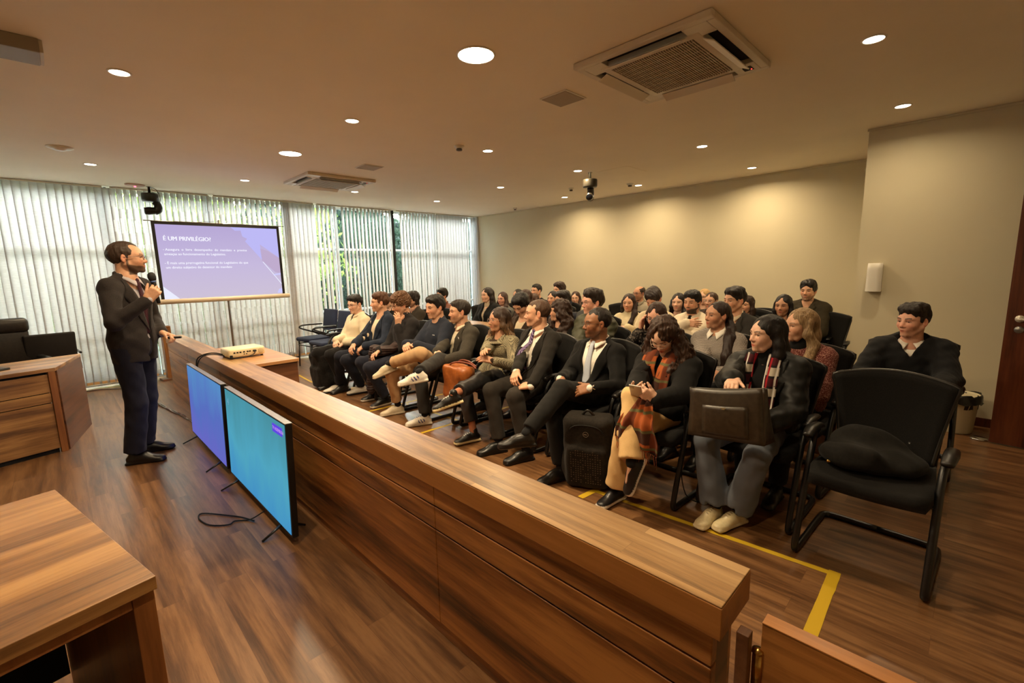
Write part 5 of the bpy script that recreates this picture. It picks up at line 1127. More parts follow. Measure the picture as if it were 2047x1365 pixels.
add('p6', 'the woman in the houndstooth jacket', X=2.95, uv=(1000, 613), face=162, body=174, fem=True, skin='tan', hair=('long', (42, 28, 20), (40, 26, 18), (132, 98, 62)), hs=-1, gl=(190, 170, 160), hx=-.05, top=K(kind='jacket', mat=wool('houndstooth', (34, 32, 28), (176, 164, 132), 'check', 1.8), inner=wool('brown_top', (46, 34, 24)), v=-.20, vw=.06, name='jacket'),
    legs=(32, 31, 32), lw='leather', wl=at(986, 722, 2.58), wr=at(966, 706, 2.52), dl=(.6, -.6, .2), dr=(.6, .65, .1), cl=.2, cr=.2, fl=at(902, 790, 2.08), kl=(.6, -.1, 1), tl=(-.85, .5, -.25), fr=(2.48, 3.02, .09), trr=(-1, .3, 0), kr=(1, .1, .6), flare=1.15, ankle=.10, shoes=((22, 20, 18), (222, 208, 160), (210, 205, 190), 'x', True, (170, 110, 80)), label='woman with long highlighted hair and clear glasses in a houndstooth jacket, front row')
add('p7', 'the man with the purple tie', X=2.98, uv=(1077, 597), face=136, body=172, skin='light', hair=('crew', (66, 46, 32)), hx=-.05, top=K(kind='suit', mat=CH, inner=WS, tie=wool('purple_tie', (46, 22, 62), (150, 130, 170), 'stripe', 1.6), v=-.40, vw=.10, open=True, cuff=True, badge=(.11, -.10, -.12), **{'in': 'shirt'}),
    legs=(44, 39, 34), wl=at(1060, 776, 2.52), wr=at(1026, 758, 2.50), dl=(.35, -.9, -.15), dr=(.7, .5, -.5), cl=.35, fl=(2.50, 2.40, .09), fr=(2.47, 2.68, .09), tl=(-1, .35, 0), trr=(-1, .4, 0), shoes=((20, 18, 17), (14, 13, 12), (40, 38, 36)), label='young man in charcoal suit, white shirt and purple striped tie, hands clasped, front row')
add('p8', 'the man with the pale blue tie', X=2.98, uv=(1197, 613), face=148, body=176, skin='brown', hair=('crew', (24, 18, 15)), gl=(70, 54, 44), hx=-.06, beard=(30, 20, 16), bst=.4, top=K(kind='suit', mat=BK, inner=WS, tie=wool('pale_tie', (172, 180, 196), (190, 196, 208)), v=-.42, vw=.105, open=True, cuff=True, **{'in': 'shirt'}),
    legs=(24, 23, 22), wl=at(1182, 776, 2.58), wr=at(1120, 757, 2.55), dl=(.35, -.85, -.25), cl=.2, nl=(.8, .1, .6), dr=(.7, .5, -.3), fl=at(1052, 866, 2.12), kl=(.5, -.1, 1), tl=(-.75, .65, -.05), fr=(2.42, 1.98, .09), trr=(-1, .3, 0), kr=(1, .0, .5), shoes=((26, 23, 21), (16, 14, 13), (44, 40, 36)), label='man in glasses, black suit and pale blue tie with legs crossed, front row')
add('p9', 'the woman with the orange scarf', X=2.80, uv=(1320, 641), face=184, body=178, fem=True, skin='fair', hair=('wavy', (40, 25, 17), (36, 24, 16), (74, 48, 32)), gl=(196, 180, 160), hx=.02, pitch=38, top=K(kind='coat', mat=BK, inner=BK, v=-.30, vw=.05, loose=.014, name='cardigan', badge=(.13, .07, -.10), **{'in': 'turtle'}),
    legs=(214, 178, 124), wl=at(1312, 800, 2.44), wr=at(1262, 790, 2.42), dl=(.5, -.6, .45), nl=(.6, .6, -.2), dr=(.5, .7, .3), nr=(.2, -.7, -.6), cl=(.4, .5, .6, .6, .6), cr=(.3, .5, .6, .7, .7), fr=at(1262, 926, 2.30), kr=(.6, .1, 1), trr=(-.45, .15, -.85), fl=(2.43, 1.52, .09), tl=(-1, .1, 0), kl=(1, -.1, .5), flare=1.45, ankle=.03,
    shoes=((22, 20, 22), (226, 216, 200), (30, 28, 30)), label='woman with long curly hair and orange scarf looking down at her phone, front row')
add('p10', 'the woman in the black puffer jacket', X=3.05, uv=(1540, 628), face=142, body=178, fem=True, skin='fair', hair=('straight', (16, 12, 12), (24, 18, 16), (30, 24, 22)), hs=1, hx=-.04, top=K(kind='coat', mat=wool('black_puffer', (14, 14, 13), (22, 21, 19), 'puffer'), inner=BK, v=-.42, vw=.10, loose=.016, fold=.004, open=True, name='puffer_jacket', **{'in': 'turtle'}),
    legs=(94, 100, 110), lw='denim', wr=V3(2.60, .90, .875), dr=(.95, .25, -.12), nr=(.25, 0, 1), cr=(.2, .3, .35, .4, .4), er=(-.4, -.6, -.6), wl=at(1530, 850, 2.66), dl=(.4, -.9, 0), fl=(2.66, .86, .09), fr=(2.62, .97, .09), kl=(.8, .30, .7), kr=(.8, -.25, .7), tl=(-1, .35, 0), trr=(-1, .15, 0), flare=1.6, ankle=.035, shoes=((214, 198, 156), (222, 208, 170), (150, 130, 100)), label='woman with long straight black hair and a plaid scarf holding a black tote, front row')
RH = .0085
def rear(key, short, X, uv, face, label, body=178, **k):
    k.setdefault('h', RH); k.setdefault('shoes', ((24, 22, 22), (20, 18, 18), None)); k.setdefault('hx', -.03); k.setdefault('legs', (26, 26, 30)); return add(key, short, X=X, uv=uv, face=face, body=body, label=label, **k)
TK = lambda m, kd='sweater', **q: K(kind=kd, mat=m, **q)
# second row
rear('r1', 'the half hidden man behind the denim jacket', 3.75, (779, 585), 172, 'dark haired man almost hidden behind the man in the denim jacket', hair=('short', DK), skin='fair', top=TK(BK, 'fleece'))
rear('r2', 'the man with shaggy dark hair and glasses', 3.87, (825, 581), 182, 'bearded man with shaggy dark hair, glasses and olive jacket in the second row', hair=('shaggy', (26, 20, 18)), gl=(160, 120, 90), beard=(60, 42, 34), bst=.6, top=TK(wool('olive_brown', (52, 46, 38), (66, 58, 48)), 'coat', inner=wool('rose_shirt', (150, 112, 98)), v=-.2, vw=.05, **{'in': 'shirt'}))
rear('r3', 'the man looking down in a brown jacket', 3.62, (1035, 588), 186, 'man with long dark hair looking down, brown jacket over cream tee, second row', hair=('shaggy', (16, 12, 12)), pitch=34, hx=.02, skin='light', h=.006, top=TK(wool('brown_jacket', (44, 32, 24), (58, 44, 32)), 'coat', inner=wool('cream_tee2', (206, 190, 160)), v=-.4, vw=.09, open=True, name='brown_jacket'))
rear('r4', 'the woman with long curly dark hair', 3.72, (1121, 598), 128, 'woman with long curly dark hair turned away, behind the man with the purple tie', hair=('wavy', (36, 22, 16), (30, 20, 14), (66, 42, 28)), fem=True, body=168, top=TK(BK))
rear('r5', 'the man in the green puffer jacket', 3.72, (1188, 578), 152, 'man in glasses and a green puffer jacket, second row behind the black suit', hair=('quiff', (34, 24, 18)), gl=(130, 110, 100), skin='pink', h=.006, body=172, wr=at(1148, 715, 3.2), dr=(.6, .1, -.8), wl=V3(3.3, 2.5, .68), top=TK(wool('green_puffer', (58, 58, 42), (72, 72, 52), 'puffer'), 'fleece', loose=.025, fold=.006))
rear('r6', 'the woman with glasses touching her temple', 3.66, (1312, 604), 190, 'woman in silver glasses touching her temple, dark studded jacket, second row', hair=('long', (40, 24, 18), (40, 26, 20), (64, 40, 28)), fem=True, gl=(200, 196, 190), skin='pink', pitch=14, h=.006, hs=1, wr=at(1280, 660, 3.60), dr=(-.05, .12, .95), nr=(.2, -.95, 0), er=(0, -.5, -1), cr=.25, top=TK(wool('studded_black', (26, 23, 22), (120, 110, 100), 'tweed', .2), 'jacket', inner=BK))
rear('r7', 'the woman with the ponytail and grey sweater', 3.82, (1440, 601), 150, 'woman with a long dark ponytail, grey knit sweater and white collar, second row', hair=('pony', (32, 21, 17), (40, 28, 22), (52, 36, 28)), fem=True, skin='tan', h=.006, pitch=-4, body=176, hs=1, wr=at(1415, 742, 3.42), wl=V3(3.45, 1.32, .70), top=TK(wool('grey_knit', (120, 112, 106), (176, 166, 156), 'knit'), 'sweater', collar=wool('white_collar', (232, 226, 214)), loose=.012))
rear('r8', 'the blonde woman in the red tweed sweater', 3.62, (1607, 615), 140, 'blonde woman in a red flecked tweed sweater over a black turtleneck, second row', hair=('blonde', (110, 84, 56), (90, 64, 40), (170, 142, 104)), fem=True, skin='light', h=.006, body=172, hs=1, top=TK(wool('red_tweed', (92, 40, 34), (196, 150, 134), 'tweed'), 'sweater', loose=.01, neckmat=BK))
rear('r9', 'the man in the black robe', 4.4, (1832, 606), 150, 'man in black robe with white collar sitting alone on the right, by the bin', hair=('side', (28, 20, 16)), skin='pink', h=.006, hx=-.02, body=186, shoes=((20, 18, 17), (14, 13, 12), None), legs=(20, 19, 19), wl=V3(3.95, .10, .66), wr=V3(3.95, .48, .66), top=TK(wool('black_robe', (15, 15, 17), (22, 22, 24)), 'coat', inner=WS, v=-.10, vw=.065, lapel=False, loose=.022, fold=.006, name='robe', **{'in': 'shirt'}))
# third row, behind the counter
rear('s1', 'the man in the brown leather jacket', 4.95, (884, 576), 184, 'man in a brown leather jacket sitting far back by the window blinds', hair=('messy', DK), skin='tan', top=TK(wool('brown_leather', (92, 46, 26), (120, 64, 36), 'leather'), 'coat', inner=BK, v=-.2, vw=.04, name='leather_jacket'))
rear('s2', 'the woman in the black coat and beige turtleneck', 4.75, (975, 574), 176, 'woman with dark fringe in a black coat over a beige turtleneck', hair=('straight', (26, 18, 16)), fem=True, skin='fair', hs=1, top=TK(BK, 'coat', inner=wool('beige_knit', (176, 160, 138)), v=-.4, vw=.06, loose=.012, name='coat', **{'in': 'turtle'}))
rear('s3', 'the woman with round glasses', 5.45, (1005, 583), 192, 'woman with brown hair and dark round glasses, left part of the third row', hair=('long', (52, 34, 26)), fem=True, gl=(70, 50, 60), skin='pink', top=TK(wool('grey_coat', (86, 84, 78), (100, 98, 90)), 'jacket', inner=BK))
rear('s4', 'the woman with smooth brown hair facing left', 4.9, (1051, 578), 172, 'woman with smooth brown hair facing left, just left of the man with the purple tie', hair=('long', (48, 30, 22)), fem=True, skin='light', hs=1, top=TK(wool('dusky_print', (60, 48, 44), (110, 90, 80), 'tweed', .5)))
rear('s5', 'the dark suited man with a high quiff', 4.6, (1126, 581), 164, 'dark haired man in a dark suit and pale shirt behind the woman with curly hair', hair=('thick', (24, 18, 16)), skin='tan', top=TK(wool('navy_suit', (26, 28, 38)), 'suit', inner=wool('pale_shirt', (170, 172, 180)), v=-.2, vw=.05, **{'in': 'shirt'}))
rear('s6', 'the man in the grey tee behind the green puffer', 4.55, (1183, 574), 150, 'man in a grey top whose forearm shows, hidden behind the man in green', hair=('short', (36, 26, 20)), skin='light', wr=at(1158, 648, 4.2), dr=(.6, .4, .3), top=TK(wool('grey_tee', (62, 62, 62), (76, 76, 76))))
rear('s7', 'the woman in the cream jacket with long straight hair', 5.1, (1258, 586), 196, 'woman with long straight dark hair in a cream jacket, arms folded on the counter', hair=('long', (38, 24, 18)), fem=True, skin='light', hs=1, wl=V3(4.72, 2.85, .80), wr=V3(4.72, 3.22, .80), top=TK(wool('cream_wool', (214, 198, 160), (228, 214, 180), 'knit'), 'turtle', loose=.012))
rear('s8', 'the man with short dark hair bending his head', 4.9, (1303, 578), 182, 'man with ruffled dark hair bending his head forward, behind the woman with silver glasses', hair=('messy', (34, 22, 18)), pitch=34, skin='pink', top=TK(wool('cream_fleece', (206, 190, 160)), 'sweater'))
rear('s9', 'the woman with long black hair in dark red', 5.6, (1357, 585), 190, 'woman with long black hair and a dark red top beside the bearded man', hair=('long', (22, 16, 16)), fem=True, skin='fair', hs=1, top=TK(wool('dark_red', (74, 20, 22), (92, 30, 30))))
rear('s10', 'the bearded man in the white zip sweater', 4.95, (1386, 581), 178, 'bearded man with thick black hair, arms folded in a white zip sweater', hair=('thick', (18, 14, 14)), beard=(26, 20, 18), bst=.95, skin='light', h=.006, wl=V3(4.70, 2.28, .86), wr=V3(4.70, 2.12, .90), dl=(.1, -1, .0), dr=(.1, 1, 0), nl=(1, 0, .2), nr=(1, 0, .2), el=(-.1, 1, -.6), er=(-.1, -1, -.6), top=TK(wool('white_knit', (222, 208, 182), (234, 222, 200), 'knit', 1.5), 'polo', inner=BK, loose=.016))
rear('s11', 'the woman with tied hair and clear glasses', 6.1, (1423, 583), 176, 'woman with tied back hair and clear round glasses between the bearded man and the ponytail', hair=('bun', (54, 36, 26)), fem=True, gl=(200, 186, 170), skin='light', top=TK(wool('dark_brown_knit', (58, 44, 36))))
rear('s12', 'the man in the grey suit with open collar', 4.7, (1472, 574), 156, 'young man in a grey suit and open white shirt behind the woman with the ponytail', hair=('thick', (24, 18, 16)), skin='light', h=.006, body=172, top=TK(wool('dark_grey_suit', (48, 46, 44), (60, 57, 53)), 'suit', inner=wool('offwhite_shirt', (206, 190, 164)), v=-.36, vw=.06, **{'in': 'shirt'}))
rear('s13', 'the woman with shoulder length black curls', 5.5, (1568, 588), 178, 'woman with black curly shoulder length hair in front of the man in the olive jacket', hair=('bob', (20, 15, 15)), fem=True, skin='tan', top=TK(wool('dark_top', (32, 30, 28))))
# last rows along the back wall
rear('t1', 'the woman half hidden behind the bowed head', 6.0, (1036, 577), 176, 'dark haired woman half hidden behind the man looking down', hair=('bun', DK), fem=True, skin='tan', top=TK(BK))
rear('t2', 'the short haired man in black at the back', 6.2, (1073, 567), 178, 'short haired man in black against the back wall, above the woman facing left', hair=('short', DK), skin='light', top=TK(BK))
rear('t3', 'the tall man with fluffy brown hair at the back', 6.05, (1119, 564), 170, 'man with fluffy brown hair seen above the dark suited man, back row', hair=('messy', (44, 30, 24)), skin='light', top=TK(wool('navy_top', (34, 36, 46))))
rear('t4', 'the woman with a dark centre parting', 5.55, (1106, 581), 186, 'woman with dark centre parted hair just left of the dark suited man', hair=('long', (26, 20, 20)), fem=True, skin='light', top=TK(wool('dark_top2', (40, 38, 40))))
rear('t5', 'the brown haired person behind the facing left woman', 5.8, (1067, 586), 170, 'brown haired head partly hidden right of the woman facing left', hair=('long', (62, 42, 32)), fem=True, skin='light', top=TK(wool('brown_top2', (60, 50, 44))))
rear('t6', 'the woman covering half her face', 6.45, (1151, 582), 206, 'woman in a beige knit sweater covering half her face with her hand', hair=('long', (50, 32, 24)), fem=True, skin='fair', gl=(170, 140, 110), hs=1, wr=V3(6.27, 5.08, .93), dr=(.0, .05, 1), nr=(1, 0, 0), er=(.2, -.5, -1), cr=.1, top=TK(wool('oat_knit', (196, 178, 146), (214, 198, 168), 'knit')))
rear('t7', 'the bald man with glasses', 6.8, (1279, 571), 166, 'balding man with dark rimmed glasses and grey polo against the back wall', hair=('bald', (40, 30, 26)), gl=(40, 44, 80), skin='tan', beard=(60, 46, 40), bst=.35, top=TK(wool('grey_polo', (160, 150, 132), (174, 164, 144)), 'polo'))
rear('t8', 'the blonde woman at the back', 6.75, (1409, 577), 178, 'blonde woman partly hidden behind the woman with clear glasses', hair=('blonde', (170, 132, 84), (120, 90, 60), (214, 178, 124)), fem=True, skin='fair', top=TK(wool('light_brown', (110, 90, 70))))
rear('t9', 'the man in the olive jacket against the wall', 6.5, (1618, 560), 176, 'moustached man in an olive jacket against the back wall, last on the right', hair=('messy', (24, 19, 18)), skin='light', beard=(40, 28, 24), bst=.5, h=.006, top=TK(wool('olive_jacket', (50, 44, 32), (64, 57, 42)), 'coat', inner=wool('white_tee', (214, 208, 196)), v=-.12, vw=.045, loose=.015, name='olive_jacket'))
rear('t10', 'the dark haired person behind the grey suit', 6.2, (1495, 590), 168, 'dark shoulder length hair showing right behind the man in the grey suit', hair=('bob', (44, 30, 24)), fem=True, skin='light', top=TK(BK))
# ---------------------------------------------------------------- the speaker
sp = person(X=None, uv=None, xyz=(.425, 4.72, 1.79), face=-16, body=-40, skin='light', hair=('reced', (52, 38, 30), (58, 42, 32)), gl=(40, 38, 40), beard=(58, 40, 30), bst=.92, stand=True, hx=.04, h=.0055, s=1.04, pitch=-3, pel=(.015, 0, 1.0),
    wr=V3(.50, 4.40, 1.335), dr=(.55, .20, .75), nr=(.6, -.75, .1), cr=(.8, .75, .8, .85, .9), er=(-.7, -.55, -.9), wl=V3(.60, 4.74, 1.05), dl=(.8, -.1, -.25), nl=(.2, .3, .95), cl=(.7, .6, .75, .8, .8), el=(-.5, .8, -.7),
    fl=V3(.40, 4.95, .09), fr=V3(.31, 4.73, .09), tl=(1, -.18, 0), trr=(1, -.45, 0), kl=(1, 0, 0), kr=(1, 0, 0), shoes=((18, 15, 14), (12, 11, 11), (34, 30, 28)), legs=(26, 25, 36), ankle=.02, flare=1.25,
    top=K(kind='suit', mat=wool('brown_grey_suit', (38, 33, 33), (50, 44, 42)), inner=wool('lilac_shirt', (176, 168, 174), (190, 184, 190)), tie=wool('maroon_tie', (70, 18, 30), (26, 20, 36), 'stripe', 1.2), v=-.40, vw=.085, loose=.0, cuff=True, open=True, **{'in': 'shirt'}), group=None,
    label='bearded man in glasses and dark suit standing and speaking into a microphone'); del_ = sp['root']
w = sp['wri'][-1]; Rs = sp['Rb']; hb_ = np.array([math.cos(math.radians(-40)), math.sin(math.radians(-40)), 0])
wd_ = Rs@w+V3(sp['loc'][0], sp['loc'][1], 0); dd_ = Rs@nrm((.55, .20, .75)); nn_ = Rs@nrm((.6, -.75, .1)); nn_ = nrm(nn_-dd_*(nn_@dd_))
grip = wd_+dd_*.085-nn_*.030; mdir = nrm(V3(-.10, .02, 1.0)); o = empty('microphone', grip, 0, 'black handheld microphone with a blue ring in the raised right hand of the speaker', 'microphone'); q = Vector(mdir).to_track_quat('Z', 'Y').to_matrix().to_4x4()
MB().lathe([(0, -.10), (.011, -.098), (.0125, -.09), (.017, .055), (.0175, .062), (0, .062)], 20, 0, q).put('handle', M_BLACK, o); MB().lathe([(.0195, .062), (.0195, .074)], 20, 0, q).put('blue_ring', plain('mic_blue', (60, 90, 150), .4), o)
MB().lathe([(.019, .074), (.025, .086), (.027, .105), (.024, .125), (.012, .137), (0, .139)], 20, 0, q).put('windscreen', plain('mic_mesh', (20, 19, 19), .7), o)
w = sp['wri'][1]; wd2 = Rs@w+V3(sp['loc'][0], sp['loc'][1], 0); d2 = Rs@nrm((.8, -.1, -.25)); n2 = Rs@nrm((.2, .3, .95))
o = empty('presentation_remote', wd2+d2*.105+n2*-.012, math.radians(-28), 'small black remote in the lowered left hand of the speaker', 'remote'); MB().box((-.055, -.014, -.009), (.055, .014, .009), .006).put('remote_body', M_BLACK, o); MB().lathe([(0, .002), (.007, .001), (.008, 0)], 12, 0, T(.02, 0, .009)).put('button', plain('button_grey', (70, 70, 72), .5), o)
# ---------------------------------------------------------------- chairs under the audience
proto = None
for r, short, rz in chairs:
    lab = 'black conference chair under '+short; rz = PI+(rz-PI)*.6; sx = 0
    L_ = (r['loc'][0], r['loc'][1], 0)
    if proto is None: proto = conf_chair(L_, rz, lab)
    else: copy_chair(proto, L_, rz, lab)
hero = copy_chair(proto, (2.84, .28, 0), PI-.04, 'empty black mesh chair in front on the right with a dark bag on its seat'); del hero['group']
copy_chair(proto, (6.15, 1.22, 0), PI+.04, 'empty black chair right of the olive jacket man, half hidden by the wall corner')
copy_chair(proto, (6.3, 4.05, 0), PI, 'empty dark chair whose rounded back shows right of the man in the green puffer')
copy_chair(proto, (6.35, 1.98, 0), PI-.1, 'empty chair with its back showing left of the woman with black curls')
copy_chair(proto, (4.05, 5.85, 0), PI, 'empty dark chair behind the man in the grey blazer'); copy_chair(proto, (4.9, 5.95, 0), PI, 'empty blue black chair left of the woman in the black coat')
copy_chair(proto, (2.95, 6.45, 0), PI+.1, 'black chair with its back showing left of the cream sweater man')
# ---------------------------------------------------------------- things carried by the audience
def toworld(r, v): return r['Rb']@np.asarray(v, float)+V3(r['loc'][0], r['loc'][1], 0)
# orange checked scarf and plaid scarf: cloth parts of their wearers
def scarf_strip(r, name, path, width, mat, off=.012, th=.008, fold=.006):
    """path: (y, z) in torso coordinates, laid over the garment"""
    pts = []
    for y, z in path:
        x = surf(r['solid'], r['B'], r['Rt'], r['nb'], y, z); pts.append(((x if x is not None else .07)+off, y, z))
    for i in range(1, len(pts)-1): pts[i] = ((pts[i-1][0]+2*pts[i][0]+pts[i+1][0])/4,)+pts[i][1:]
    n = len(pts); xs = np.linspace(0, 1, n)
    def fn(u, v):
        q = [np.interp(v, xs, [p_[i] for p_ in pts]) for i in range(3)]; a = (u-.5); w = width*(.8+.2*v)
        return tuple(r['B'](q[0]+fold*math.sin(a*9+v*3)-.25*a*a*w*2, q[1]+a*w, q[2]))
    MB().grid(fn, 10, 20, th).put(name, mat, r['root'])
def fringe(r, name, a, b, L, n, mat, M=None, seed=1):
    q = random.Random(seed); m = MB()
    for i in range(n):
        p_ = a+(b-a)*(i+.5)/n; e = p_+V3(q.uniform(-.012, .012), q.uniform(-.012, .012), -L*q.uniform(.7, 1)); m.tube([p_, (p_+e)/2+V3(q.uniform(-.006, .006), q.uniform(-.006, .006), 0), e], [.0022, .0012], 5)
    m.put(name, mat, r)
OR = cloth('orange_scarf', (160, 82, 38), 'tartan_large', (66, 38, 28)); PLD = cloth('plaid_scarf', (64, 18, 24), 'tartan_small', (166, 156, 140))
r = PP['p9']
scarf_strip(r, 'scarf', [(.072, .035), (.062, -.02), (.058, -.10), (.055, -.18), (.050, -.28)], .105, OR, .022); scarf_strip(r, 'scarf', [(-.072, .035), (-.075, -.03), (-.065, -.10), (-.058, -.18), (-.055, -.29)], .115, OR, .022)
one('scarf_wrap', [cap(r['B'](-.02, -.055, .05), r['B'](-.02, .055, .05), .034, .034, .03), cap(r['B'](.03, -.07, .02), r['B'](-.02, -.07, .05), .026, .03, .03), cap(r['B'](.03, .07, .02), r['B'](-.02, .07, .05), .026, .03, .03)], .008, OR, r['root'], lambda X_, Y_, Z_: .004*wob(X_, Y_, Z_, (60, 60, 60), 3))
def lap(u, v):   # the ends hang over the crossed knee
    y = 1.335-(u-.5)*(.10+.19*min(1, v*1.3)); z = .725-.27*v; x = 2.42-.10*min(1, v*2.2)+.012*math.sin(u*14+v*2)+.01*math.sin(u*23)
    return tuple(r['Li'](V3(x, y, z-.05*(u-.5)*v)))
MB().grid(lap, 24, 14, .005).put('scarf_end', OR, r['root']); fringe(r['root'], 'fringe', V3(*lap(0, 1)), V3(*lap(1, 1)), .085, 26, OR, seed=2)
r = PP['p10']
scarf_strip(r, 'scarf', [(.062, .03), (.070, -.04), (.072, -.12), (.068, -.20), (.062, -.28), (.06, -.36)], .085, PLD, .02); scarf_strip(r, 'scarf', [(-.062, .03), (-.075, -.04), (-.075, -.12), (-.068, -.20), (-.06, -.28)], .075, PLD, .02)
# tote held on the lap
def quadbag(c00, c10, c11, c01, dep, rad=.012):
    """front-face corners, depth vector"""
    m = MB(); c = [np.asarray(q, float) for q in (c00, c10, c11, c01)]; d = np.asarray(dep, float)
    def fn(u, v): q = (c[0]*(1-u)+c[1]*u)*(1-v)+(c[3]*(1-u)+c[2]*u)*v; return q
    return fn
f00, f10, f11, f01 = V3(2.40, 1.055, .575), V3(2.42, .675, .60), V3(2.44, .705, .885), V3(2.42, 1.055, .835)
cn = (f00+f11)/2; o = empty('tote_bag', (cn[0]+.05, cn[1], .575), 0, 'large black leather tote bag on the lap of the woman in the puffer jacket', 'bag'); base = V3(cn[0]+.05, cn[1], .575)
ML2 = cloth('tote_leather', (46, 38, 28), 'leather', (60, 50, 38)); D_ = V3(.10, -.02, 0)
def face(k, bul):
    def fn(u, v):
        q = (f00*(1-u)+f10*u)*(1-v)+(f01*(1-u)+f11*u)*v+D_*k*(1-.75*v); q = q+V3(bul*math.sin(u*PI)*math.sin(v*PI), 0, -.006*math.sin(u*PI)*v); return tuple(q-base)
    return fn
MB().grid(face(0, -.018), 14, 10, .004).put('front_side', ML2, o); MB().grid(face(1, .014), 14, 10, .004).put('back_side', ML2, o)
def gus(e):
    def fn(u, v): a = V3(*face(0, 0)(e, v)); b = V3(*face(1, 0)(e, v)); return tuple(a*(1-u)+b*u+V3(0, (.5-e)*.03*math.sin(u*PI)*v, 0))
    return fn
for e in (0, 1): MB().grid(gus(e), 6, 10, .004).put('gusset', ML2, o)
MB().grid(lambda u, v: tuple(V3(*face(0, 0)(u, 0))*(1-v)+V3(*face(1, 0)(u, 0))*v), 10, 4, .004).put('bottom', ML2, o)
MB().grid(lambda u, v: tuple(V3(*face(0, -.018)(.2+.62*u, .08+.60*v))+V3(-.005, 0, 0)), 10, 8, .003).put('outer_pocket', ML2, o)
m = MB()
for k, zz in enumerate((.655, .635)): a = V3(*face(0, -.018)(.46, zz)); m.box((a[0]-.0095, a[1]-.028+.006*k, a[2]-.0015), (a[0]-.0075, a[1]-.004-.004*k, a[2]+.0015))
m.put('gold_stamp', plain('gold_print', (190, 170, 120), .4, .5), o)
# phone in the hands of the woman with the orange scarf
r = PP['p9']; wr_ = toworld(r, r['wri'][-1]); wl_ = toworld(r, r['wri'][1]); c = (wr_+wl_)/2+V3(-.075, .012, .045)
o = empty('phone', c, math.radians(12), 'white phone held in both hands of the woman with the orange scarf', 'phone'); Mp = RY(math.radians(42)) @ RZ(math.radians(8))
MB().box((-.074, -.036, -.004), (.074, .036, .004), .0035, 0, Mp).put('phone_body', plain('phone_white', (226, 220, 210), .2), o); MB().box((-.070, -.033, .0042), (.070, .033, .0048), 0, 0, Mp).put('phone_screen', plain('phone_glass', (30, 32, 38), .08), o)
MB().box((-.070, .006, -.0058), (-.040, .033, -.004), .001, 0, Mp).put('camera_bump', M_GREYM, o)
# watch
r = PP['p8']; w = r['wri'][1]; u_ = nrm(w-r['elb'][1]); wc = w-u_*.002; Mw = Matrix.Translation(Vector(wc)) @ Vector(u_).to_track_quat('Z', 'Y').to_matrix().to_4x4()
MB().lathe([(.0285, -.009), (.0295, 0), (.0285, .009)], 24, 0, Mw).put('watch_strap', plain('watch_leather', (60, 44, 34), .5), r['root'])
wn = nrm(V3(.2, .9, .4)-u_*(V3(.2, .9, .4)@u_)); Mw2 = Matrix.Translation(Vector(wc+wn*.028)) @ Vector(wn).to_track_quat('Z', 'Y').to_matrix().to_4x4()
MB().lathe([(0, .009), (.016, .009), (.019, .006), (.019, 0)], 24, 0, Mw2).put('watch_case', M_CHROME, r['root']); MB().lathe([(0, .0095), (.014, .0095)], 20, 0, Mw2).put('watch_face', plain('watch_dial', (40, 38, 40), .2), r['root'])
# tan leather bag
TAN = cloth('tan_leather', (150, 82, 34), 'leather', (172, 98, 46)); bc = V3(2.53, 3.27, .33)
P = [rbox((0, .0, .17), (.075, .135, .15), rotm((1, 0, 0), .10), .03, .02), ell((.0, .05, .04), (.06, .10, .05), None, .05), ell((-.02, -.11, .26), (.06, .05, .06), None, .05)]
o = empty('tan_handbag', bc, .15, 'tan brown leather bag hanging between the grey blazer man and the houndstooth jacket woman', 'bag')
one('bag_body', P, .008, TAN, o, lambda X_, Y_, Z_: .010*wob(X_, Y_, Z_, (22, 26, 16), 8)); MB().tube([(-.03, .09, .30), (-.04, .03, .345), (-.02, -.06, .36), (.0, -.16, .345), (.0, -.22, .31)], .008, 8).tube([(.04, .07, .30), (.04, .0, .36), (.04, -.1, .36), (.03, -.2, .32)], .008, 8).put('bag_strap', cloth('strap_leather', (120, 56, 36), 'leather'), o)
# brown padded coat over the knees of the curly haired man
r = PP['p3']; o = empty('padded_coat', (2.55, 4.72, .10), 0, 'brown quilted coat over the lap of the curly haired man, hanging down', 'coat')
PC = cloth('quilted_brown', (52, 38, 36), 'puffer', (70, 54, 50), 2.2); g = lambda *q: V3(*q)-V3(2.55, 4.72, .10)
P = [ell(g(2.66, 4.72, .625), (.15, .17, .045), None, .04), cap(g(2.54, 4.80, .63), g(2.50, 4.87, .40), .06, .055, .05), cap(g(2.50, 4.87, .40), g(2.50, 4.88, .14), .055, .05, .04), cap(g(2.50, 4.70, .62), g(2.62, 4.56, .66), .05, .045, .05), cap(g(2.70, 4.62, .66), g(2.78, 4.56, .72), .05, .04, .05)]
one('quilted_shell', P, .009, PC, o, lambda X_, Y_, Z_: .008*wob(X_, Y_, Z_, (24, 30, 20), 3)+.005*np.sin(Z_*75+X_*6))
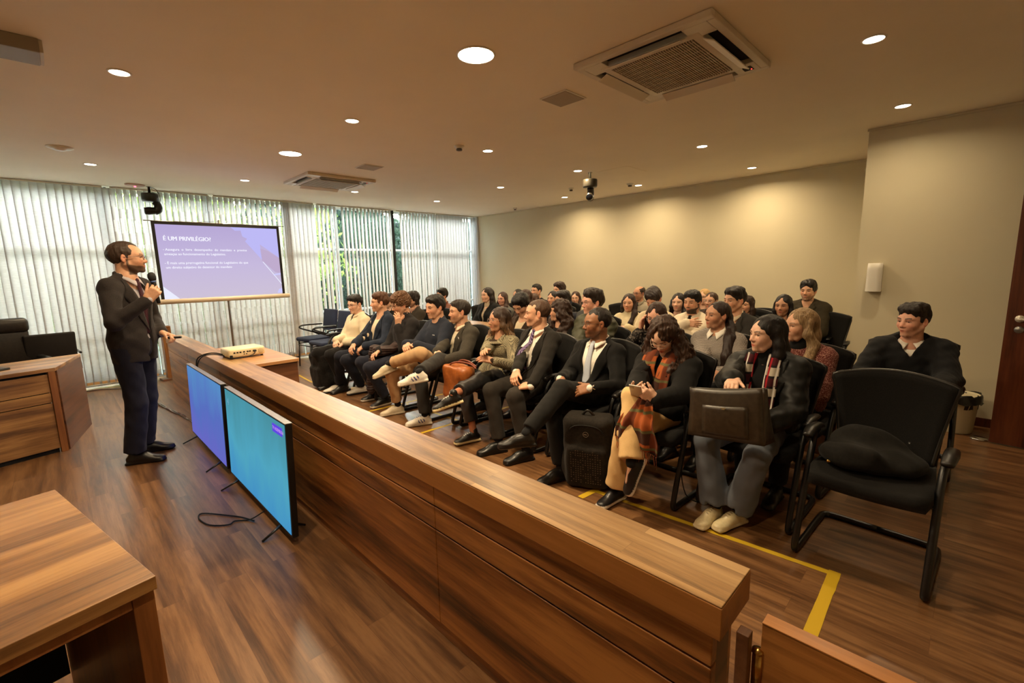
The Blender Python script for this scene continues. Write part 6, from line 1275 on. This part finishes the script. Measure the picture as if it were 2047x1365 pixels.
# backpacks
def backpack(name, loc, rz, w, d, h_, label, c, c2, lean=-.12):
    o = empty(name, loc, rz, label, 'backpack'); R_ = rotm((0, 1, 0), lean)
    P = [rbox(R_@V3(0, 0, h_*.5), (d*.5, w*.5, h_*.5), R_, .05, .03), rbox(R_@V3(-d*.45, 0, h_*.33), (d*.22, w*.42, h_*.30), R_, .03, .03), ell(R_@V3(0, w*.5, h_*.25), (d*.3, .03, h_*.2), R_, .03), ell(R_@V3(0, -w*.5, h_*.25), (d*.3, .03, h_*.2), R_, .03)]
    one('pack_body', P, .009, cloth(name+'_cloth_%d' % c[0], c, 'wool', c2, .3), o, lambda X_, Y_, Z_: .004*wob(X_, Y_, Z_, (30, 30, 24), 4))
    m = MB()
    for y in (-.08, .08): m.tube([tuple(R_@V3(d*.5, y, h_*.95)), tuple(R_@V3(d*.75, y, h_*.7)), tuple(R_@V3(d*.55, y*1.3, h_*.2))], .014, 8, flat=.4)
    m.put('shoulder_straps', M_BLACK, o); MB().tube([tuple(R_@V3(0, -.04, h_*.99)), tuple(R_@V3(-.01, 0, h_*1.07)), tuple(R_@V3(0, .04, h_*.99))], .008, 8).put('grab_handle', M_BLACK, o)
    MB().tube([tuple(R_@V3(-d*.30, -w*.46, h_*.60)), tuple(R_@V3(-d*.52, -w*.3, h_*.88)), tuple(R_@V3(-d*.52, 0, h_*.93)), tuple(R_@V3(-d*.52, w*.3, h_*.88)), tuple(R_@V3(-d*.30, w*.46, h_*.60))], .0035, 6).put('zip', M_DARKG, o); return o, R_
backpack('backpack', (2.44, 6.04, .01), .05, .32, .18, .48, 'black backpack standing on the floor at the knees of the cream sweater man', (20, 18, 17), (34, 31, 28))
o, R_ = backpack('backpack', (2.52, 1.80, .012), .42, .33, .19, .51, 'black laptop backpack with a dotted triangle pattern and round logo beside the beige trousers', (26, 22, 18), (38, 33, 27))
Ml = Matrix(((R_[0, 0], R_[0, 1], R_[0, 2], 0), (R_[1, 0], R_[1, 1], R_[1, 2], 0), (R_[2, 0], R_[2, 1], R_[2, 2], 0), (0, 0, 0, 1)))
def tri():
    m = MB(); q = random.Random(4)
    for i in range(13):
        for j in range(15):
            y = -.10+i*.0165; z = .07+j*.0165; 
            if q.random() < .22: continue
            a = .0048; m.raw([(0, y-a, z-a*.6), (0, y+a, z-a*.6), (0, y, z+a)], [(0, 2, 1)], 0, False, Ml @ T(-.1335, 0, 0))
    return m
tri().put('triangle_print', plain('print_taupe', (96, 82, 62), .4), o)
MB().tube([(-.1005, .018*math.cos(a), .41+.018*math.sin(a)) for a in np.linspace(0, 2*PI, 16, endpoint=False)], .0012, 5, closed=True, sub=2, M=Ml).put('logo_ring', plain('logo_grey', (150, 140, 122), .4), o)
text_part('logo_lettering', 'DELL', .011, Ml @ T(-.1015, .0135, .4065) @ RZ(-PI/2) @ RX(PI/2), plain('logo_grey', (150, 140, 122), .4), o, .0003, .0003)
P = [ell((0, .05, .06), (.15, .16, .058), None, .04), ell((.04, -.10, .055), (.14, .13, .055), None, .05), cap((-.08, .14, .09), (-.10, -.02, .11), .04, .03, .04), ell((.12, .02, .10), (.06, .15, .09), None, .05)]
o = empty('shoulder_bag', (2.80, .31, .462), 0, 'soft black bag lying on the seat of the empty front chair', 'bag'); one('bag_body', P, .009, cloth('nylon_black', (19, 18, 16), 'wool', (28, 26, 23), .3), o, lambda X_, Y_, Z_: .007*wob(X_, Y_, Z_, (30, 26, 30), 14))
MB().lathe([(0, .004), (.008, .003), (.009, 0)], 14, 0, T(-.146, .135, .05) @ RY(-PI/2)).put('rivet', plain('brass', (200, 160, 90), .25, 1.0), o)
o = MB().tube([(2.66, 1.20, .60), (2.65, 1.19, .45), (2.645, 1.20, .25), (2.66, 1.17, .08), (2.72, 1.12, .02)], .004, 6).put('hanging_strap', M_BLACK); tag(o, 'thin black cord hanging from the chair arm between the scarf wearers', 'cord')
# lettering on clothes
r = PP['p4']
try:
    x = surf(r['solid'], r['B'], r['Rt'], r['nb'], .085, -.13); Mt_ = Matrix.Translation(Vector(r['B'](x+.006, .060, -.135))) @ Matrix([list(q)+[0] for q in (r['Rt']@np.array([[0, 0, 1], [1, 0, 0], [0, 1, 0]]))]+[[0, 0, 0, 1]])
    text_part('chest_lettering', 'Columbia', .016, Mt_, plain('thread_white', (200, 200, 200), .6), r['root'], .0004, .0003)
except Exception as e_: print('lettering', e_)
# ---------------------------------------------------------------- light
wd = bpy.data.worlds.new('world'); bpy.context.scene.world = wd; wd.use_nodes = True; nt = wd.node_tree; bg = nt.nodes['Background']
sky = nt.nodes.new('ShaderNodeTexSky'); sky.sky_type = 'NISHITA'; sky.sun_disc = False; sky.sun_elevation = math.radians(38); sky.sun_rotation = math.radians(20); sky.air_density = 1.0; sky.dust_density = 4.0
mx = nt.nodes.new('ShaderNodeMix'); mx.data_type = 'RGBA'; mx.inputs['Factor'].default_value = .80; nt.links.new(sky.outputs[0], mx.inputs['A']); mx.inputs['B'].default_value = (.80, .90, 1.0, 1)
nt.links.new(mx.outputs['Result'], bg.inputs['Color']); bg.inputs['Strength'].default_value = 15.0
sd = bpy.data.lights.new('sun', 'SUN'); sd.energy = 9.0; sd.angle = math.radians(3); sd.color = (1, .96, .88); so = bpy.data.objects.new('sun', sd); C.objects.link(so)
so.rotation_euler = Vector((-.35, .75, -.95)).to_track_quat('-Z', 'Y').to_euler()
WARM = (1.0, .77, .47)
for i, (x, y, big) in enumerate(spots):
    ld = bpy.data.lights.new('downlight_lamp', 'AREA'); ld.shape = 'DISK'; ld.size = .2 if big else .09; ld.energy = (48 if y < 3 else 36) if big else (8 if (y < 1 and x > 3) else 18); ld.color = WARM; ld.spread = math.radians(160)
    lo = bpy.data.objects.new('downlight_lamp', ld); C.objects.link(lo); lo.location = (x, y, CEIL-.012)
# ---------------------------------------------------------------- camera
cd = bpy.data.cameras.new('camera'); co = bpy.data.objects.new('camera', cd); C.objects.link(co); bpy.context.scene.camera = co
cd.sensor_width = 36; cd.sensor_fit = 'HORIZONTAL'; cd.lens = FPX/W*36; cd.clip_start = .02
Mc = Matrix(((RT[0], UP[0], -fwd[0], 0), (RT[1], UP[1], -fwd[1], 0), (RT[2], UP[2], -fwd[2], CAMH), (0, 0, 0, 1))); co.matrix_world = Mc
vs_ = bpy.context.scene.view_settings; vs_.view_transform = 'Standard'; vs_.look = 'None'; vs_.exposure = 0.0; vs_.gamma = 1; vs_.use_curve_mapping = False
# ---------------------------------------------------------------- details belong to the part they sit on (thing > part > sub-part)
NEST = {'backrest_rim': ('backrest',), 'lens': ('camera_head', 'body'), 'ports': ('body',), 'vent': ('body',), 'feet': ('body',), 'plug_leads': ('body',), 'watch_case': ('watch_strap',), 'watch_face': ('watch_strap',), 'tie_knot': ('tie',),
        'shirt_collar': ('shirt',), 'collar': ('sweater', 'shirt'), 'lapel': ('jacket', 'robe', 'coat', 'denim_jacket', 'puffer_jacket', 'cardigan', 'brown_jacket', 'olive_jacket', 'leather_jacket'), 'fringe': ('scarf_end',), 'rivet': ('bag_body',), 'zip': ('pack_body',),
        'triangle_print': ('pack_body',), 'logo_ring': ('pack_body',), 'logo_lettering': ('pack_body',), 'outer_pocket': ('front_side',), 'gold_stamp': ('front_side',), 'screen_label': ('screen',), 'screen_lettering': ('screen',), 'screen_number': ('screen',),
        'slide_sky': ('slide_background',), 'slide_building': ('slide_background',), 'slide_cloud': ('slide_background',), 'slide_line': ('slide_background',), 'slide_corner': ('slide_background',), 'slide_lettering': ('slide_background',),
        'camera_bump': ('phone_body',), 'status_light': ('panel',), 'louvre': ('panel',), 'sensor': ('panel',), 'red_light': ('housing',), 'push_lever': ('body',), 'dispenser_lettering': ('front_cover',), 'chest_lettering': ('sweater',), 'button': ('remote_body',), 'bottom_chain': ('slats',)}
for r_ in [o_ for o_ in bpy.data.objects if o_.parent is None]:
    kids = {}
    for c_ in r_.children: kids.setdefault(c_.name.split('.')[0], c_)
    for c_ in list(r_.children):
        for t_ in NEST.get(c_.name.split('.')[0], ()):
            if t_ in kids and kids[t_] is not c_: c_.parent = kids[t_]; break
